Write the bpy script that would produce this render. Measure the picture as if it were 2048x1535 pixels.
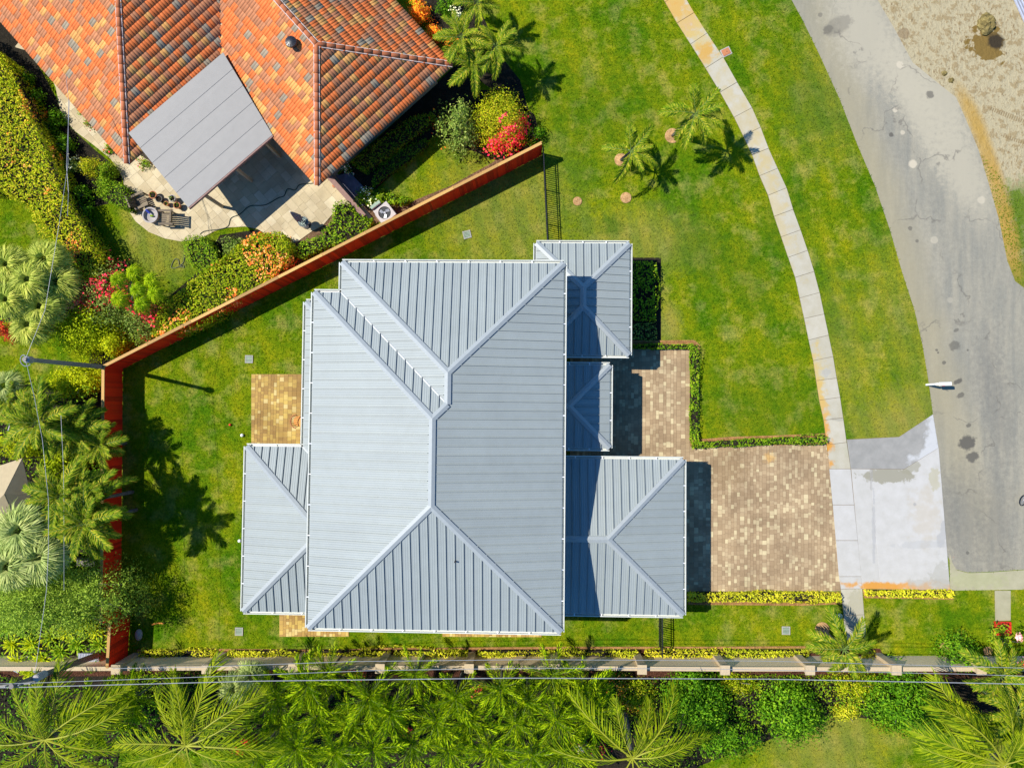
import bpy, math, random
import numpy as np
from mathutils import Vector, Matrix
random.seed(7); RNG = np.random.default_rng(7)
S = bpy.context.scene
for o in list(bpy.data.objects): bpy.data.objects.remove(o)
COL = S.collection
PI = math.pi
# ------------------------------------------------------------------ camera, world, sun, exposure
F, NX, NY, H = 1500.0, 1062.0, 817.0, 40.0            # focal length in photo pixels, nadir pixel, flying height in metres
cam_d = bpy.data.cameras.new('camera'); cam = bpy.data.objects.new('camera', cam_d); COL.objects.link(cam)
cam_d.sensor_fit = 'HORIZONTAL'; cam_d.sensor_width = 36; cam_d.lens = F/2048*36
cam_d.clip_end = 3000; cam_d.clip_start = 0.5
_v = Vector(((NX-1024)/F, -(NY-767.5)/F, -1)).normalized()
ROT = Matrix.Rotation(math.radians(0.53), 3, 'Z') @ _v.rotation_difference(Vector((0,0,-1))).to_matrix()
cam.location = (0,0,H); cam.rotation_euler = ROT.to_euler()
S.camera = cam
S.render.resolution_x, S.render.resolution_y = 1024, 767
def at(px, py, z=0.0):
    """world point seen at photo pixel px,py at height z"""
    d = ROT @ Vector(((px-1024)/F, -(py-767.5)/F, -1))
    k = (H-z)/-d.z
    return Vector((d.x*k, d.y*k, z))
SUN = Vector((0.683, -0.155, -1)).normalized()         # travel direction of the sunlight
w = bpy.data.worlds.new('World'); S.world = w; w.use_nodes = True
wn = w.node_tree; bg = wn.nodes['Background']
sky = wn.nodes.new('ShaderNodeTexSky'); sky.sky_type = 'NISHITA'; sky.sun_disc = False
sky.sun_elevation = math.asin(-SUN.z); sky.sun_rotation = math.atan2(-SUN.x, -SUN.y) % (2*PI)
sky.air_density = 1.0; sky.dust_density = 0.3; sky.ozone_density = 8.0
hs = wn.nodes.new('ShaderNodeHueSaturation'); hs.inputs['Saturation'].default_value = 1.22
wn.links.new(sky.outputs[0], hs.inputs['Color']); wn.links.new(hs.outputs[0], bg.inputs[0]); bg.inputs[1].default_value = 0.125
sd = bpy.data.lights.new('sun', 'SUN'); sd.energy = 5.0; sd.angle = math.radians(0.53); sd.color = (1.0, 0.955, 0.87)
sun = bpy.data.objects.new('sun', sd); COL.objects.link(sun)
sun.rotation_euler = SUN.to_track_quat('-Z', 'Y').to_euler()
S.view_settings.view_transform = 'Standard'; S.view_settings.look = 'None'
S.view_settings.exposure = 0.42; S.view_settings.gamma = 1.0; S.view_settings.use_curve_mapping = False

# ------------------------------------------------------------------ object helpers
def prop(o, label=None, cat=None, group=None, kind=None):
    if label: o['label'] = label
    if cat: o['category'] = cat
    if group: o['group'] = group
    if kind: o['kind'] = kind
    return o
def link(name, me, mat=None, parent=None, loc=None):
    o = bpy.data.objects.new(name, me); COL.objects.link(o)
    if mat is not None and not isinstance(mat, (list, tuple)): mat = [mat]
    if mat and len(me.materials) == 0:
        for m in mat: me.materials.append(m)
    if parent: o.parent = parent
    if loc is not None: o.location = loc
    return o
def thing(name, label, cat, loc=(0,0,0), rz=0, group=None):
    o = bpy.data.objects.new(name, None); COL.objects.link(o)
    o.empty_display_size = 0.2
    o.location = loc; o.rotation_euler = (0,0,rz)
    return prop(o, label, cat, group)
class MB:
    def __init__(s): s.v=[]; s.f=[]; s.m=[]; s.mi=0
    def face(s, pts):
        b=len(s.v); s.v += [tuple(p) for p in pts]; s.f.append(tuple(range(b,b+len(pts)))); s.m.append(s.mi)
    def hexa(s, p):      # 8 pts: bottom 4, top 4
        b=len(s.v); s.v += [tuple(q) for q in p]
        for q in ((3,2,1,0),(4,5,6,7),(0,1,5,4),(1,2,6,5),(2,3,7,6),(3,0,4,7)):
            s.f.append(tuple(b+i for i in q)); s.m.append(s.mi)
    def box(s, x0,y0,z0,x1,y1,z1):
        s.hexa([(x0,y0,z0),(x1,y0,z0),(x1,y1,z0),(x0,y1,z0),(x0,y0,z1),(x1,y0,z1),(x1,y1,z1),(x0,y1,z1)])
    def bar(s, a, b, wd, ht, up=Vector((0,0,1))):
        a=Vector(a); b=Vector(b); d=(b-a).normalized()
        if abs(d.dot(up))>.99: up=Vector((0,1,0))
        r=d.cross(up).normalized()*wd/2; u=r.cross(d).normalized()*ht/2
        s.hexa([a-r-u,a+r-u,b+r-u,b-r-u,a-r+u,a+r+u,b+r+u,b-r+u])
    def prism(s, pts, z0, z1):
        b=len(s.v); n=len(pts)
        if sum(pts[i][0]*pts[(i+1)%n][1]-pts[(i+1)%n][0]*pts[i][1] for i in range(n))<0: pts=pts[::-1]
        s.v += [(p[0],p[1],z0) for p in pts]+[(p[0],p[1],z1) for p in pts]
        s.f.append(tuple(b+n+i for i in range(n))); s.m.append(s.mi)
        s.f.append(tuple(b+n-1-i for i in range(n))); s.m.append(s.mi)
        for i in range(n):
            j=(i+1)%n; s.f.append((b+i,b+j,b+n+j,b+n+i)); s.m.append(s.mi)
    def tube(s, pts, r, n=8, cap=True):
        pts=[Vector(p) for p in pts]; rs = r if isinstance(r,(list,tuple)) else [r]*len(pts)
        b=len(s.v)
        for i,p in enumerate(pts):
            d=(pts[min(i+1,len(pts)-1)]-pts[max(i-1,0)]).normalized()
            up=Vector((0,0,1)) if abs(d.z)<.9 else Vector((1,0,0))
            x=d.cross(up).normalized(); y=x.cross(d)
            for k in range(n):
                a=2*PI*k/n; s.v.append(tuple(p+(x*math.cos(a)+y*math.sin(a))*rs[i]))
        for i in range(len(pts)-1):
            for k in range(n):
                a=b+i*n+k; c=b+i*n+(k+1)%n; s.f.append((a,c,c+n,a+n)); s.m.append(s.mi)
        if cap:
            s.f.append(tuple(b+n-1-k for k in range(n))); s.m.append(s.mi)
            e=b+(len(pts)-1)*n; s.f.append(tuple(e+k for k in range(n))); s.m.append(s.mi)
    def lathe(s, prof, n=20, c=(0,0,0)):
        b=len(s.v)
        for r,z in prof:
            for k in range(n):
                a=2*PI*k/n; s.v.append((c[0]+r*math.cos(a), c[1]+r*math.sin(a), c[2]+z))
        for i in range(len(prof)-1):
            for k in range(n):
                a=b+i*n+k; d=b+i*n+(k+1)%n; s.f.append((a,d,d+n,a+n)); s.m.append(s.mi)
        s.f.append(tuple(b+n-1-k for k in range(n))); s.m.append(s.mi)
        e=b+(len(prof)-1)*n; s.f.append(tuple(e+k for k in range(n))); s.m.append(s.mi)
    def mesh(s, name='mesh', smooth=False):
        me=bpy.data.meshes.new(name); me.from_pydata(s.v,[],s.f)
        if any(s.m): me.polygons.foreach_set('material_index', s.m)
        if smooth: me.polygons.foreach_set('use_smooth',[True]*len(s.f))
        me.update(); return me
    def build(s, name, mat=None, parent=None, loc=None, smooth=False):
        return link(name, s.mesh(name,smooth), mat, parent, loc)
def np_mesh(name, co, k, midx=None):
    """co: (n*k,3) array of loose faces with k corners each"""
    n=len(co)//k; me=bpy.data.meshes.new(name)
    me.vertices.add(n*k); me.vertices.foreach_set('co', np.ascontiguousarray(co,dtype=np.float32).ravel())
    me.loops.add(n*k); me.loops.foreach_set('vertex_index', np.arange(n*k,dtype=np.int32))
    me.polygons.add(n); me.polygons.foreach_set('loop_start', np.arange(0,n*k,k,dtype=np.int32))
    me.polygons.foreach_set('loop_total', np.full(n,k,dtype=np.int32))
    if midx is not None: me.polygons.foreach_set('material_index', midx.astype(np.int32))
    me.update(calc_edges=True); return me
def inpoly(x, y, poly):
    x=np.asarray(x); y=np.asarray(y); r=np.zeros(x.shape,bool); n=len(poly)
    for i in range(n):
        x1,y1=poly[i][0],poly[i][1]; x2,y2=poly[(i+1)%n][0],poly[(i+1)%n][1]
        if y1==y2: continue
        c=((y1>y)!=(y2>y)) & (x < (x2-x1)*(y-y1)/(y2-y1)+x1); r^=c
    return r
def clip(poly, a, b, c):
    """keep the side a*x+b*y<=c of a 2-D polygon"""
    out=[]; n=len(poly)
    for i in range(n):
        p=poly[i]; q=poly[(i+1)%n]; dp=a*p[0]+b*p[1]-c; dq=a*q[0]+b*q[1]-c
        if dp<=0: out.append(p)
        if (dp<0)!=(dq<0) and dp!=dq and dp!=0 and dq!=0:
            t=dp/(dp-dq); out.append((p[0]+(q[0]-p[0])*t, p[1]+(q[1]-p[1])*t))
    return out
def cliprect(poly, x0,y0,x1,y1):
    for a,b,c in ((-1,0,-x0),(1,0,x1),(0,-1,-y0),(0,1,y1)):
        poly=clip(poly,a,b,c)
        if len(poly)<3: return []
    return poly
def area(p): return abs(sum(p[i][0]*p[(i+1)%len(p)][1]-p[(i+1)%len(p)][0]*p[i][1] for i in range(len(p))))/2
def P(pts, z=0): return [tuple(at(x,y,z)[:2]) for x,y in pts]

# ------------------------------------------------------------------ material helpers
class NT:
    def __init__(s, name, rough=0.8, spec=0.3, metal=0.0):
        s.mat=bpy.data.materials.new(name); s.mat.use_nodes=True; s.t=s.mat.node_tree
        s.b=s.t.nodes['Principled BSDF']; s.b.inputs['Roughness'].default_value=rough
        s.b.inputs['Specular IOR Level'].default_value=spec; s.b.inputs['Metallic'].default_value=metal
        s._pos=None
    def n(s, typ, **k):
        x=s.t.nodes.new(typ)
        for a,b in k.items(): setattr(x,a,b)
        return x
    def plug(s, sock, v):
        if isinstance(v, bpy.types.NodeSocket): s.t.links.new(v, sock)
        elif isinstance(v,(tuple,list)) and len(v)==3 and sock.type=='RGBA': sock.default_value=(*v,1)
        elif v is not None: sock.default_value=v
    def pos(s):
        if s._pos is None: s._pos=s.n('ShaderNodeNewGeometry').outputs['Position']
        return s._pos
    def obj(s): return s.n('ShaderNodeTexCoord').outputs['Object']
    def noise(s, scale, detail=4, rough=.55, vec=None, dist=0, stretch=None):
        v = vec if vec is not None else s.pos()
        if stretch:
            m=s.n('ShaderNodeMapping'); s.plug(m.inputs[0],v); m.inputs['Scale'].default_value=stretch[:3]
            if len(stretch)>3: m.inputs['Rotation'].default_value=(0,0,stretch[3])
            v=m.outputs[0]
        x=s.n('ShaderNodeTexNoise'); s.plug(x.inputs['Vector'],v); x.inputs['Scale'].default_value=scale
        x.inputs['Detail'].default_value=detail; x.inputs['Roughness'].default_value=rough; x.inputs['Distortion'].default_value=dist
        return x.outputs['Fac']
    def ramp(s, fac, stops):
        r=s.n('ShaderNodeValToRGB'); s.plug(r.inputs[0],fac); e=r.color_ramp.elements
        while len(e)<len(stops): e.new(0.5)
        for i,(p,c) in enumerate(stops):
            e[i].position=p; e[i].color=(c,c,c,1) if not isinstance(c,(tuple,list)) else (*c,1)
        return r.outputs[0]
    def mix(s, fac, a, b, mode='MIX'):
        m=s.n('ShaderNodeMix'); m.data_type='RGBA'; m.blend_type=mode
        s.plug(m.inputs[0],fac); s.plug(m.inputs[6],a); s.plug(m.inputs[7],b); return m.outputs[2]
    def math(s, op, a, b=None, c=None, clamp=False):
        m=s.n('ShaderNodeMath'); m.operation=op; m.use_clamp=clamp
        s.plug(m.inputs[0],a)
        if b is not None: s.plug(m.inputs[1],b)
        if c is not None: s.plug(m.inputs[2],c)
        return m.outputs[0]
    def island(s): return s.n('ShaderNodeNewGeometry').outputs['Random Per Island']
    def objrand(s): return s.n('ShaderNodeObjectInfo').outputs['Random']
    def spot(s, x, y, r, soft=0.5, warp=None, wamt=0.5, sx=1, sy=1, rot=0):
        """mask 1 inside a spot of radius r round x,y"""
        m=s.n('ShaderNodeMapping'); m.vector_type='TEXTURE'; s.plug(m.inputs[0], s.pos())
        m.inputs['Location'].default_value=(x,y,0); m.inputs['Rotation'].default_value=(0,0,rot); m.inputs['Scale'].default_value=(r*sx,r*sy,1e6)
        l=s.n('ShaderNodeVectorMath'); l.operation='LENGTH'; s.plug(l.inputs[0], m.outputs[0])
        d=l.outputs['Value']
        if warp is not None: d=s.math('ADD', d, s.math('MULTIPLY', s.math('SUBTRACT', warp, .5), wamt*2))
        return s.math('DIVIDE', s.math('SUBTRACT', 1+soft*.5, d), soft, clamp=True)
    def bump(s, h, strength=.3, dist=.02):
        b=s.n('ShaderNodeBump'); s.plug(b.inputs['Height'],h); b.inputs['Strength'].default_value=strength; b.inputs['Distance'].default_value=dist
        s.t.links.new(b.outputs[0], s.b.inputs['Normal'])
    def out(s, col, rough=None):
        s.plug(s.b.inputs['Base Color'], col)
        if rough is not None: s.plug(s.b.inputs['Roughness'], rough)
        return s.mat
def plain(name, c, rough=.6, spec=.3, metal=0, var=.12, scale=6):
    m=NT(name,rough,spec,metal); n=m.noise(scale,4)
    return m.out(m.ramp(n,[(.3,tuple(x*(1-var) for x in c)),(.7,tuple(x*(1+var) for x in c))]))
def leafmat(name, cols, trans=.3, rough=.6, objvar=True):
    """cols: list of (weight, colour); every leaf takes one colour"""
    m=NT(name,rough,.08); tot=sum(w_ for w_,_ in cols); p=0; st=[]
    for w_,c in cols: st.append((min(p/tot,1),c)); p+=w_
    r=m.ramp(m.island(),st)
    n=m.noise(1.1,2)
    col=m.mix(1, r, m.ramp(n,[(.3,(1.75,1.75,1.3)),(.7,(2.6,2.4,1.7))]),'MULTIPLY')
    if objvar: col=m.mix(1,col,m.ramp(m.objrand(),[(0,(.82,.9,.8)),(1,(1.15,1.08,1.1))]),'MULTIPLY')
    tr=m.n('ShaderNodeBsdfTranslucent'); m.plug(tr.inputs[0],col)
    mx=m.n('ShaderNodeMixShader'); mx.inputs[0].default_value=trans
    m.out(col); m.t.links.new(m.b.outputs[0],mx.inputs[1]); m.t.links.new(tr.outputs[0],mx.inputs[2])
    m.t.links.new(mx.outputs[0], m.t.nodes['Material Output'].inputs[0])
    return m.mat
# ------------------------------------------------------------------ materials
def w2(px,py,z=0): p=at(px,py,z); return p.x,p.y
def m_grass():
    m=NT('grass',.95,.0)
    fine=m.noise(26,3,.7); gr=m.noise(8,6,.85); med=m.noise(3.2,5,.62); big=m.noise(.3,5,.62); dry=m.noise(.8,5,.65)
    c=m.ramp(fine,[(.3,(.042,.082,.002)),(.5,(.125,.178,.004)),(.7,(.25,.265,.01))])
    c=m.mix(m.ramp(med,[(.36,0),(.62,1)]), m.mix(1,c,(.66,.8,.85),'MULTIPLY'), m.mix(1,c,(1.1,1.04,1),'MULTIPLY'))
    c=m.mix(1,c,m.ramp(big,[(.38,(.5,.78,.85)),(.5,(.95,.98,1)),(.62,(1.32,1.14,1.25))]),'MULTIPLY')
    c=m.mix(m.math('MULTIPLY',m.ramp(dry,[(.5,0),(.68,1)]),.5), c, (.26,.24,.07))
    c=m.mix(1,c,m.ramp(gr,[(.36,(.5,.62,.6)),(.5,(1,1,1)),(.64,(1.4,1.28,1.3))]),'MULTIPLY')
    # drier verge along the road and beside the north-east roof
    for (x,y,r,a,sx,rot) in ((1700,130,4.2,.35,.45,-.4),(1810,640,4,.25,.4,.2),(1800,850,1.6,.6,1.2,.5),(1010,410,3.2,.4,1,.4),(1335,650,.9,.7,.7,0),(1690,700,3.5,.25,.3,.15),(1650,1480,2.2,.5,1.2,0),(330,480,1.8,.5,1,0),(1285,480,1.5,.45,1.8,0)):
        X,Y=w2(x,y); c=m.mix(m.math('MULTIPLY',m.spot(X,Y,r,1.2,med,.7,sx=sx,rot=rot),a),c,(.22,.2,.05))
    for (x,y,r,a,sx,rot) in ((1225,450,.55,.6,1,0),(1410,500,1.6,.5,.8,.4),(1570,440,1.7,.55,.7,0),(1520,830,2.4,.35,1,0),(1500,560,2,.35,.5,.3),(1600,170,3,.35,.5,.4),(1180,230,3,.25,1,0),(860,560,2,.3,1,0)):
        X,Y=w2(x,y); c=m.mix(m.math('MULTIPLY',m.spot(X,Y,r,1.0,med,.6,sx=sx,rot=rot),a),c,(.04,.1,.006))
    # mowing bands
    wv=m.n('ShaderNodeTexWave'); wv.wave_type='BANDS'; mp=m.n('ShaderNodeMapping'); m.plug(mp.inputs[0],m.pos()); mp.inputs['Rotation'].default_value=(0,0,-.28)
    m.plug(wv.inputs[0],mp.outputs[0]); wv.inputs['Scale'].default_value=.28; wv.inputs['Distortion'].default_value=3; wv.inputs['Detail'].default_value=3
    c=m.mix(1,c,m.ramp(wv.outputs[1],[(.2,(.88,.95,.96)),(.8,(1.09,1.03,1.03))]),'MULTIPLY')
    c=m.mix(1,c,m.ramp(m.island(),[(0,(.6,.68,.6)),(1,(1.45,1.35,1.2))]),'MULTIPLY')
    m.bump(fine,.6,.05); return m.out(c)
M={}
M['grass']=m_grass()
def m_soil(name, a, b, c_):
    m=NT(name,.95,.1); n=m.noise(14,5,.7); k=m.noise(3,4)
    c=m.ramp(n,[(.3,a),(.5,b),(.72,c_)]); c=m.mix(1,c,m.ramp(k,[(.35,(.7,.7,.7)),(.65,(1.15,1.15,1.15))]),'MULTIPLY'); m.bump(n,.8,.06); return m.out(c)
M['mulch']=m_soil('mulch',(.02,.008,.005),(.07,.028,.016),(.2,.09,.05))
M['bark']=m_soil('bark_chips',(.05,.025,.012),(.15,.085,.045),(.3,.2,.12))
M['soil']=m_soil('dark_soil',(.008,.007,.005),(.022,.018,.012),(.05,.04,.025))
M['curb']=m_soil('orange_edging',(.16,.08,.03),(.33,.17,.06),(.45,.26,.11))
def m_road():
    m=NT('asphalt',.9,.2); X=m.noise(.5,5,.6); fine=m.noise(40,3,.7); med=m.noise(4,5,.65); st=m.noise(1.0,4,.6,stretch=(2.2,.28,1,.2))
    c=m.ramp(fine,[(.27,(.195,.182,.14)),(.73,(.3,.282,.222))])
    c=m.mix(1,c,m.ramp(st,[(.35,(.84,.86,.9)),(.65,(1.1,1.08,1.06))]),'MULTIPLY')
    c=m.mix(1,c,m.ramp(med,[(.3,(.9,.9,.9)),(.7,(1.08,1.08,1.06))]),'MULTIPLY')
    # tan edge strip along the west side
    for (x,y,r,sy) in ((1640,60,1.0,5),(1700,230,1,5),(1765,380,1,5),(1820,560,1.1,5),(1870,740,1.3,5),(1885,800,1.2,3)):
        a,b=w2(x,y); c=m.mix(m.math('MULTIPLY',m.spot(a,b,r*1.3,1.9,X,.6,sx=.55,sy=sy,rot=.28),.3),c,(.29,.25,.15))
    for (x,y,r,sy) in ((1730,60,2.0,1.5),(1810,150,1.3,1.5),(1840,230,.9,3),(1880,200,1.5,1.5),(1920,330,1.4,2)):
        a,b=w2(x,y); c=m.mix(m.math('MULTIPLY',m.spot(a,b,r,.9,med,1.2,sx=.8,sy=sy,rot=.4),.8),c,(.36,.325,.24))
    # drips of mortar and oil
    for (x,y,r,a_) in ((1826,328,.22,1),(1790,220,.14,.9),(1800,130,.2,.8),(1805,265,.12,.8),(1855,24,.12,.4),(1868,480,.2,.5),(1962,400,.2,.6),(1900,600,.15,.3)):
        a,b=w2(x,y); c=m.mix(m.math('MULTIPLY',m.spot(a,b,r,.3,med,.5),a_*.8),c,(.48,.42,.31))
    for (x,y,r,sx,a_) in ((1934,885,.36,1.25,.9),(1945,913,.24,1.4,.85),(1909,691,.24,1.2,.6),(1915,763,.12,1.9,.85),(1921,790,.13,1.5,.7),(1937,850,.1,1.3,.7),(1888,725,.09,1.2,.7),(1912,660,.09,1.6,.6),(1834,482,.09,1,.6),(1820,457,.12,1,.6),(1782,270,.12,1,.8),(1675,52,.45,1.8,.4),(1656,60,.2,1.5,.5),(1640,30,.12,1,.5),(1860,190,.2,1,.7),(1935,1105,.1,1,.7),(1873,700,.07,1,.7),(1876,705,.06,1,.7),(1935,700,.05,1,.7)):
        a,b=w2(x,y); c=m.mix(m.math('MULTIPLY',m.spot(a,b,r,.35,med,.7,sx=sx,rot=.5),a_),c,(.08,.074,.062))
    for (x,y,r) in ((1975,740,1.2),(2000,830,1.4),(1930,1040,1.6),(1890,1030,1.1),(1990,1050,1.5)):
        a,b=w2(x,y); c=m.mix(m.math('MULTIPLY',m.spot(a,b,r,1.2,med,.9,sx=.5,sy=1.6),.35),c,(.13,.125,.11))
    v=m.n('ShaderNodeTexVoronoi'); v.feature='DISTANCE_TO_EDGE'; v.inputs['Scale'].default_value=.19
    wp=m.n('ShaderNodeVectorMath'); wp.operation='ADD'; nn=m.n('ShaderNodeTexNoise'); m.plug(nn.inputs['Vector'],m.pos()); nn.inputs['Scale'].default_value=.9; nn.inputs['Detail'].default_value=5
    sc=m.n('ShaderNodeVectorMath'); sc.operation='SCALE'; m.plug(sc.inputs[0],nn.outputs['Color']); sc.inputs['Scale'].default_value=2.2
    m.plug(wp.inputs[0],m.pos()); m.plug(wp.inputs[1],sc.outputs[0]); m.plug(v.inputs['Vector'],wp.outputs[0])
    cr=m.math('MULTIPLY',m.ramp(v.outputs['Distance'],[(0,1),(.011,0)]), m.ramp(m.noise(.7,2),[(.45,0),(.55,1)]))
    c=m.mix(m.math('MULTIPLY',cr,.6),c,(.1,.09,.075)); m.bump(fine,.3,.02); return m.out(c)
M['road']=m_road()
def m_sand():
    m=NT('sand',.95,.1); n=m.noise(2.2,6,.68); f=m.noise(22,4,.7); k=m.noise(7,5,.7,stretch=(1,.5,1,.6)); b=m.noise(.5,3)
    c=m.ramp(f,[(.3,(.34,.285,.165)),(.7,(.4,.345,.22))])
    c=m.mix(m.math('MULTIPLY',m.ramp(k,[(.53,0),(.585,1)]),m.ramp(b,[(.42,.15),(.6,.75)])),c,(.22,.155,.075))
    c=m.mix(m.math('MULTIPLY',m.ramp(n,[(.53,0),(.57,1)]),.7),c,(.25,.18,.085))
    c=m.mix(m.math('MULTIPLY',m.ramp(k,[(.63,0),(.66,1)]),.8),c,(.13,.09,.045))
    a,b2=w2(1975,88); c=m.mix(m.spot(a,b2,.95,.14,m.noise(2.5,4),1.1),c,(.17,.11,.03))
    a,b2=w2(1992,84); c=m.mix(m.spot(a,b2,.42,.5,n,.8),c,(.04,.03,.018))
    a,b2=w2(1808,67); c=m.mix(m.math('MULTIPLY',m.spot(a,b2,.3,.2,n,.6),.7),c,(.2,.14,.075))
    for x,y,r in ((2040,560,1.5),(2044,420,1.3),(2030,480,.7)):
        a,b2=w2(x,y); c=m.mix(m.spot(a,b2,r,.8,n,1.2),c,m.ramp(f,[(.35,(.05,.1,.01)),(.65,(.14,.19,.02))]))
    for x,y,r,sy,rt in ((1945,230,.7,2.2,.45),(1975,310,.7,2.6,.35),(2000,400,.8,2.6,.25),(2020,490,.8,2.4,.2)):
        a,b2=w2(x,y); c=m.mix(m.math('MULTIPLY',m.spot(a,b2,r,.9,n,.5,sx=.55,sy=sy,rot=rt),.75),c,(.36,.22,.045))
    # lug prints of tyre tracks
    for (x0,y0,x1,y1) in ((1975,215,2060,248),(2000,270,2060,290)):
        a0,b0=w2(x0,y0); a1,b1=w2(x1,y1); L=math.hypot(a1-a0,b1-b0); an=math.atan2(b1-b0,a1-a0)
        mk=m.spot((a0+a1)/2,(b0+b1)/2,L/2,.1,None,0,sx=1,sy=.12,rot=an)
        mp=m.n('ShaderNodeMapping'); mp.inputs['Rotation'].default_value=(0,0,-an); m.plug(mp.inputs[0],m.pos()); sp=m.n('ShaderNodeSeparateXYZ'); m.plug(sp.inputs[0],mp.outputs[0])
        sn=m.math('SINE',m.math('MULTIPLY',sp.outputs[0],52)); c=m.mix(m.math('MULTIPLY',mk,m.ramp(m.math('MULTIPLY_ADD',sn,.5,.5),[(.3,.75),(.7,.15)])),c,(.2,.14,.065))
    m.bump(m.math('ADD',m.math('MULTIPLY',n,3),m.math('MULTIPLY',k,1.0)),.7,.06); return m.out(c)
M['sand']=m_sand()
def m_conc(name, a, b, rust=(), dark=(), rv=.1):
    m=NT(name,.85,.25); f=m.noise(30,4,.7); n=m.noise(1.8,5,.6)
    c=m.ramp(n,[(.32,a),(.68,b)]); c=m.mix(1,c,m.ramp(f,[(.3,(.95,)*3),(.7,(1.04,)*3)]),'MULTIPLY')
    c=m.mix(1,c,m.ramp(m.objrand(),[(0,(1-rv,1-rv,1-rv*1.3)),(1,(1,1,1))]),'MULTIPLY')
    for (x,y,r,al,sx,sy,rot,col) in rust:
        X,Y=w2(x,y); c=m.mix(m.math('MULTIPLY',m.spot(X,Y,r,.9,n,2.4,sx=sx,sy=sy,rot=rot),al),c,col)
    for (x,y,r,al,sx,sy,rot,col) in dark:
        X,Y=w2(x,y); c=m.mix(m.math('MULTIPLY',m.spot(X,Y,r,.25,m.noise(2.2,5,.7),1.3,sx=sx,sy=sy,rot=rot),al),c,col)
    m.bump(f,.15,.01); return m.out(c)
OR=(.5,.22,.02); YE=(.45,.34,.12)
M['slab']=m_conc('sidewalk_concrete',(.38,.345,.255),(.43,.4,.32),
    rust=((1350,10,.8,.95,1,1,0,OR),(1372,45,.7,.55,1,1,0,OR),(1405,85,1,.6,.6,1,.5,YE),(1412,105,.55,.8,1,.8,.5,(.46,.25,.04)),(1345,30,1.6,.6,1,1,0,YE),(1450,150,1,.3,1,1,0,(.4,.35,.22)),(1500,260,1.6,.25,.5,1.6,.5,YE),(1545,400,2,.35,.2,1.5,.3,YE),(1643,850,1.2,.9,.25,2,.12,OR),(1636,780,1,.7,.3,1.6,.12,YE),(1625,730,.8,.4,.7,1,0,YE),(1650,900,.6,.5,.3,1,0,OR)),
    dark=((1675,838,.3,.5,1.2,.3,0,(.25,.24,.2)),(1695,900,.4,.4,.5,1,0,(.33,.32,.22)),(1712,1215,.75,.6,.9,1.2,0,(.3,.28,.19)),(1710,1255,.6,.4,1.2,.6,0,(.28,.27,.22)),(1652,745,.2,.5,1,1,0,(.3,.3,.28)),(1688,1160,.4,.3,.5,1,0,(.3,.3,.28))))
M['apron_grey']=m_conc('grey_apron_concrete',(.225,.22,.2),(.285,.275,.25),
    rust=((1867,850,.7,.95,.5,1.6,0,(.42,.42,.41)),(1855,905,.7,.95,1.3,.45,.5,(.42,.42,.41)),(1868,880,.5,.9,.6,1.4,0,(.42,.42,.41))))
M['apron']=m_conc('white_apron_concrete',(.4,.385,.35),(.45,.435,.405),
    rust=((1850,1030,1.0,.3,.6,1.3,0,(.4,.33,.22)),(1790,1172,2.2,.75,1.1,.09,0,OR),(1755,1171,1.1,.7,1.1,.16,0,OR)),
    dark=((1775,951,.95,.9,1.35,.42,0,(.24,.225,.165)),(1822,935,.5,.7,1,.5,.5,(.24,.225,.16)),(1868,955,.55,.55,.5,1,0,(.32,.29,.17)),(1884,1070,.5,.5,.4,1.6,-.2,(.27,.27,.265)),(1850,1088,1.4,.4,1,.14,.05,(.32,.32,.31)),(1747,1050,1.6,.45,.06,1.2,0,(.27,.27,.27)),(1742,950,.8,.5,.1,1,0,(.26,.25,.23)),(1883,1150,.7,.45,.7,1,0,(.28,.27,.22)),(1829,1008,.09,.6,1,1,0,(.25,.25,.25)),(1860,1168,1.0,.5,1.2,.3,0,(.3,.285,.24))))
M['swale']=m_conc('yellowed_gutter_concrete',(.29,.27,.17),(.36,.335,.22),dark=((1950,1160,1,.3,1.6,.4,0,(.3,.32,.14)),))
M['travertine']=None
def m_pav(name, stops, dirt=None):
    m=NT(name,.85,.2); r=m.ramp(m.island(),stops); r2=r
    n=m.noise(.55,4,.6); f=m.noise(35,3,.7)
    c=m.mix(1,r2,m.ramp(n,[(.38,(.98,.95,.95)),(.62,(1.32,1.3,1.3))]),'MULTIPLY')
    c=m.mix(1,c,m.ramp(f,[(.3,(.88,)*3),(.7,(1.1,)*3)]),'MULTIPLY')
    if dirt:
        for (x,y,rr,al,col) in dirt:
            X,Y=w2(x,y); c=m.mix(m.math('MULTIPLY',m.spot(X,Y,rr,.9,m.noise(6,4,.7),1.5),al),c,col)
    m.bump(f,.2,.01); return m.out(c)
M['paver']=m_pav('tan_pavers',[(0,(.24,.17,.095)),(.3,(.265,.19,.107)),(.6,(.295,.215,.122)),(.78,(.33,.25,.145)),(.88,(.375,.295,.17)),(.96,(.42,.35,.2))],dirt=((1450,935,1.1,.45,(.2,.13,.06)),(1538,915,.25,.8,(.5,.3,.1))))
M['paver_gold']=m_pav('golden_pavers',[(0,(.25,.15,.045)),(.3,(.29,.18,.055)),(.6,(.34,.22,.06)),(.8,(.41,.29,.075)),(.93,(.45,.35,.14))])
M['travertine']=m_pav('travertine',[(0,(.36,.3,.18)),(.35,(.4,.335,.205)),(.7,(.43,.365,.23)),(.95,(.47,.41,.27))])
M['grout']=plain('joint_sand',(.19,.14,.085),.95)
M['grout2']=plain('travertine_joint',(.25,.21,.13),.95)
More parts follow.
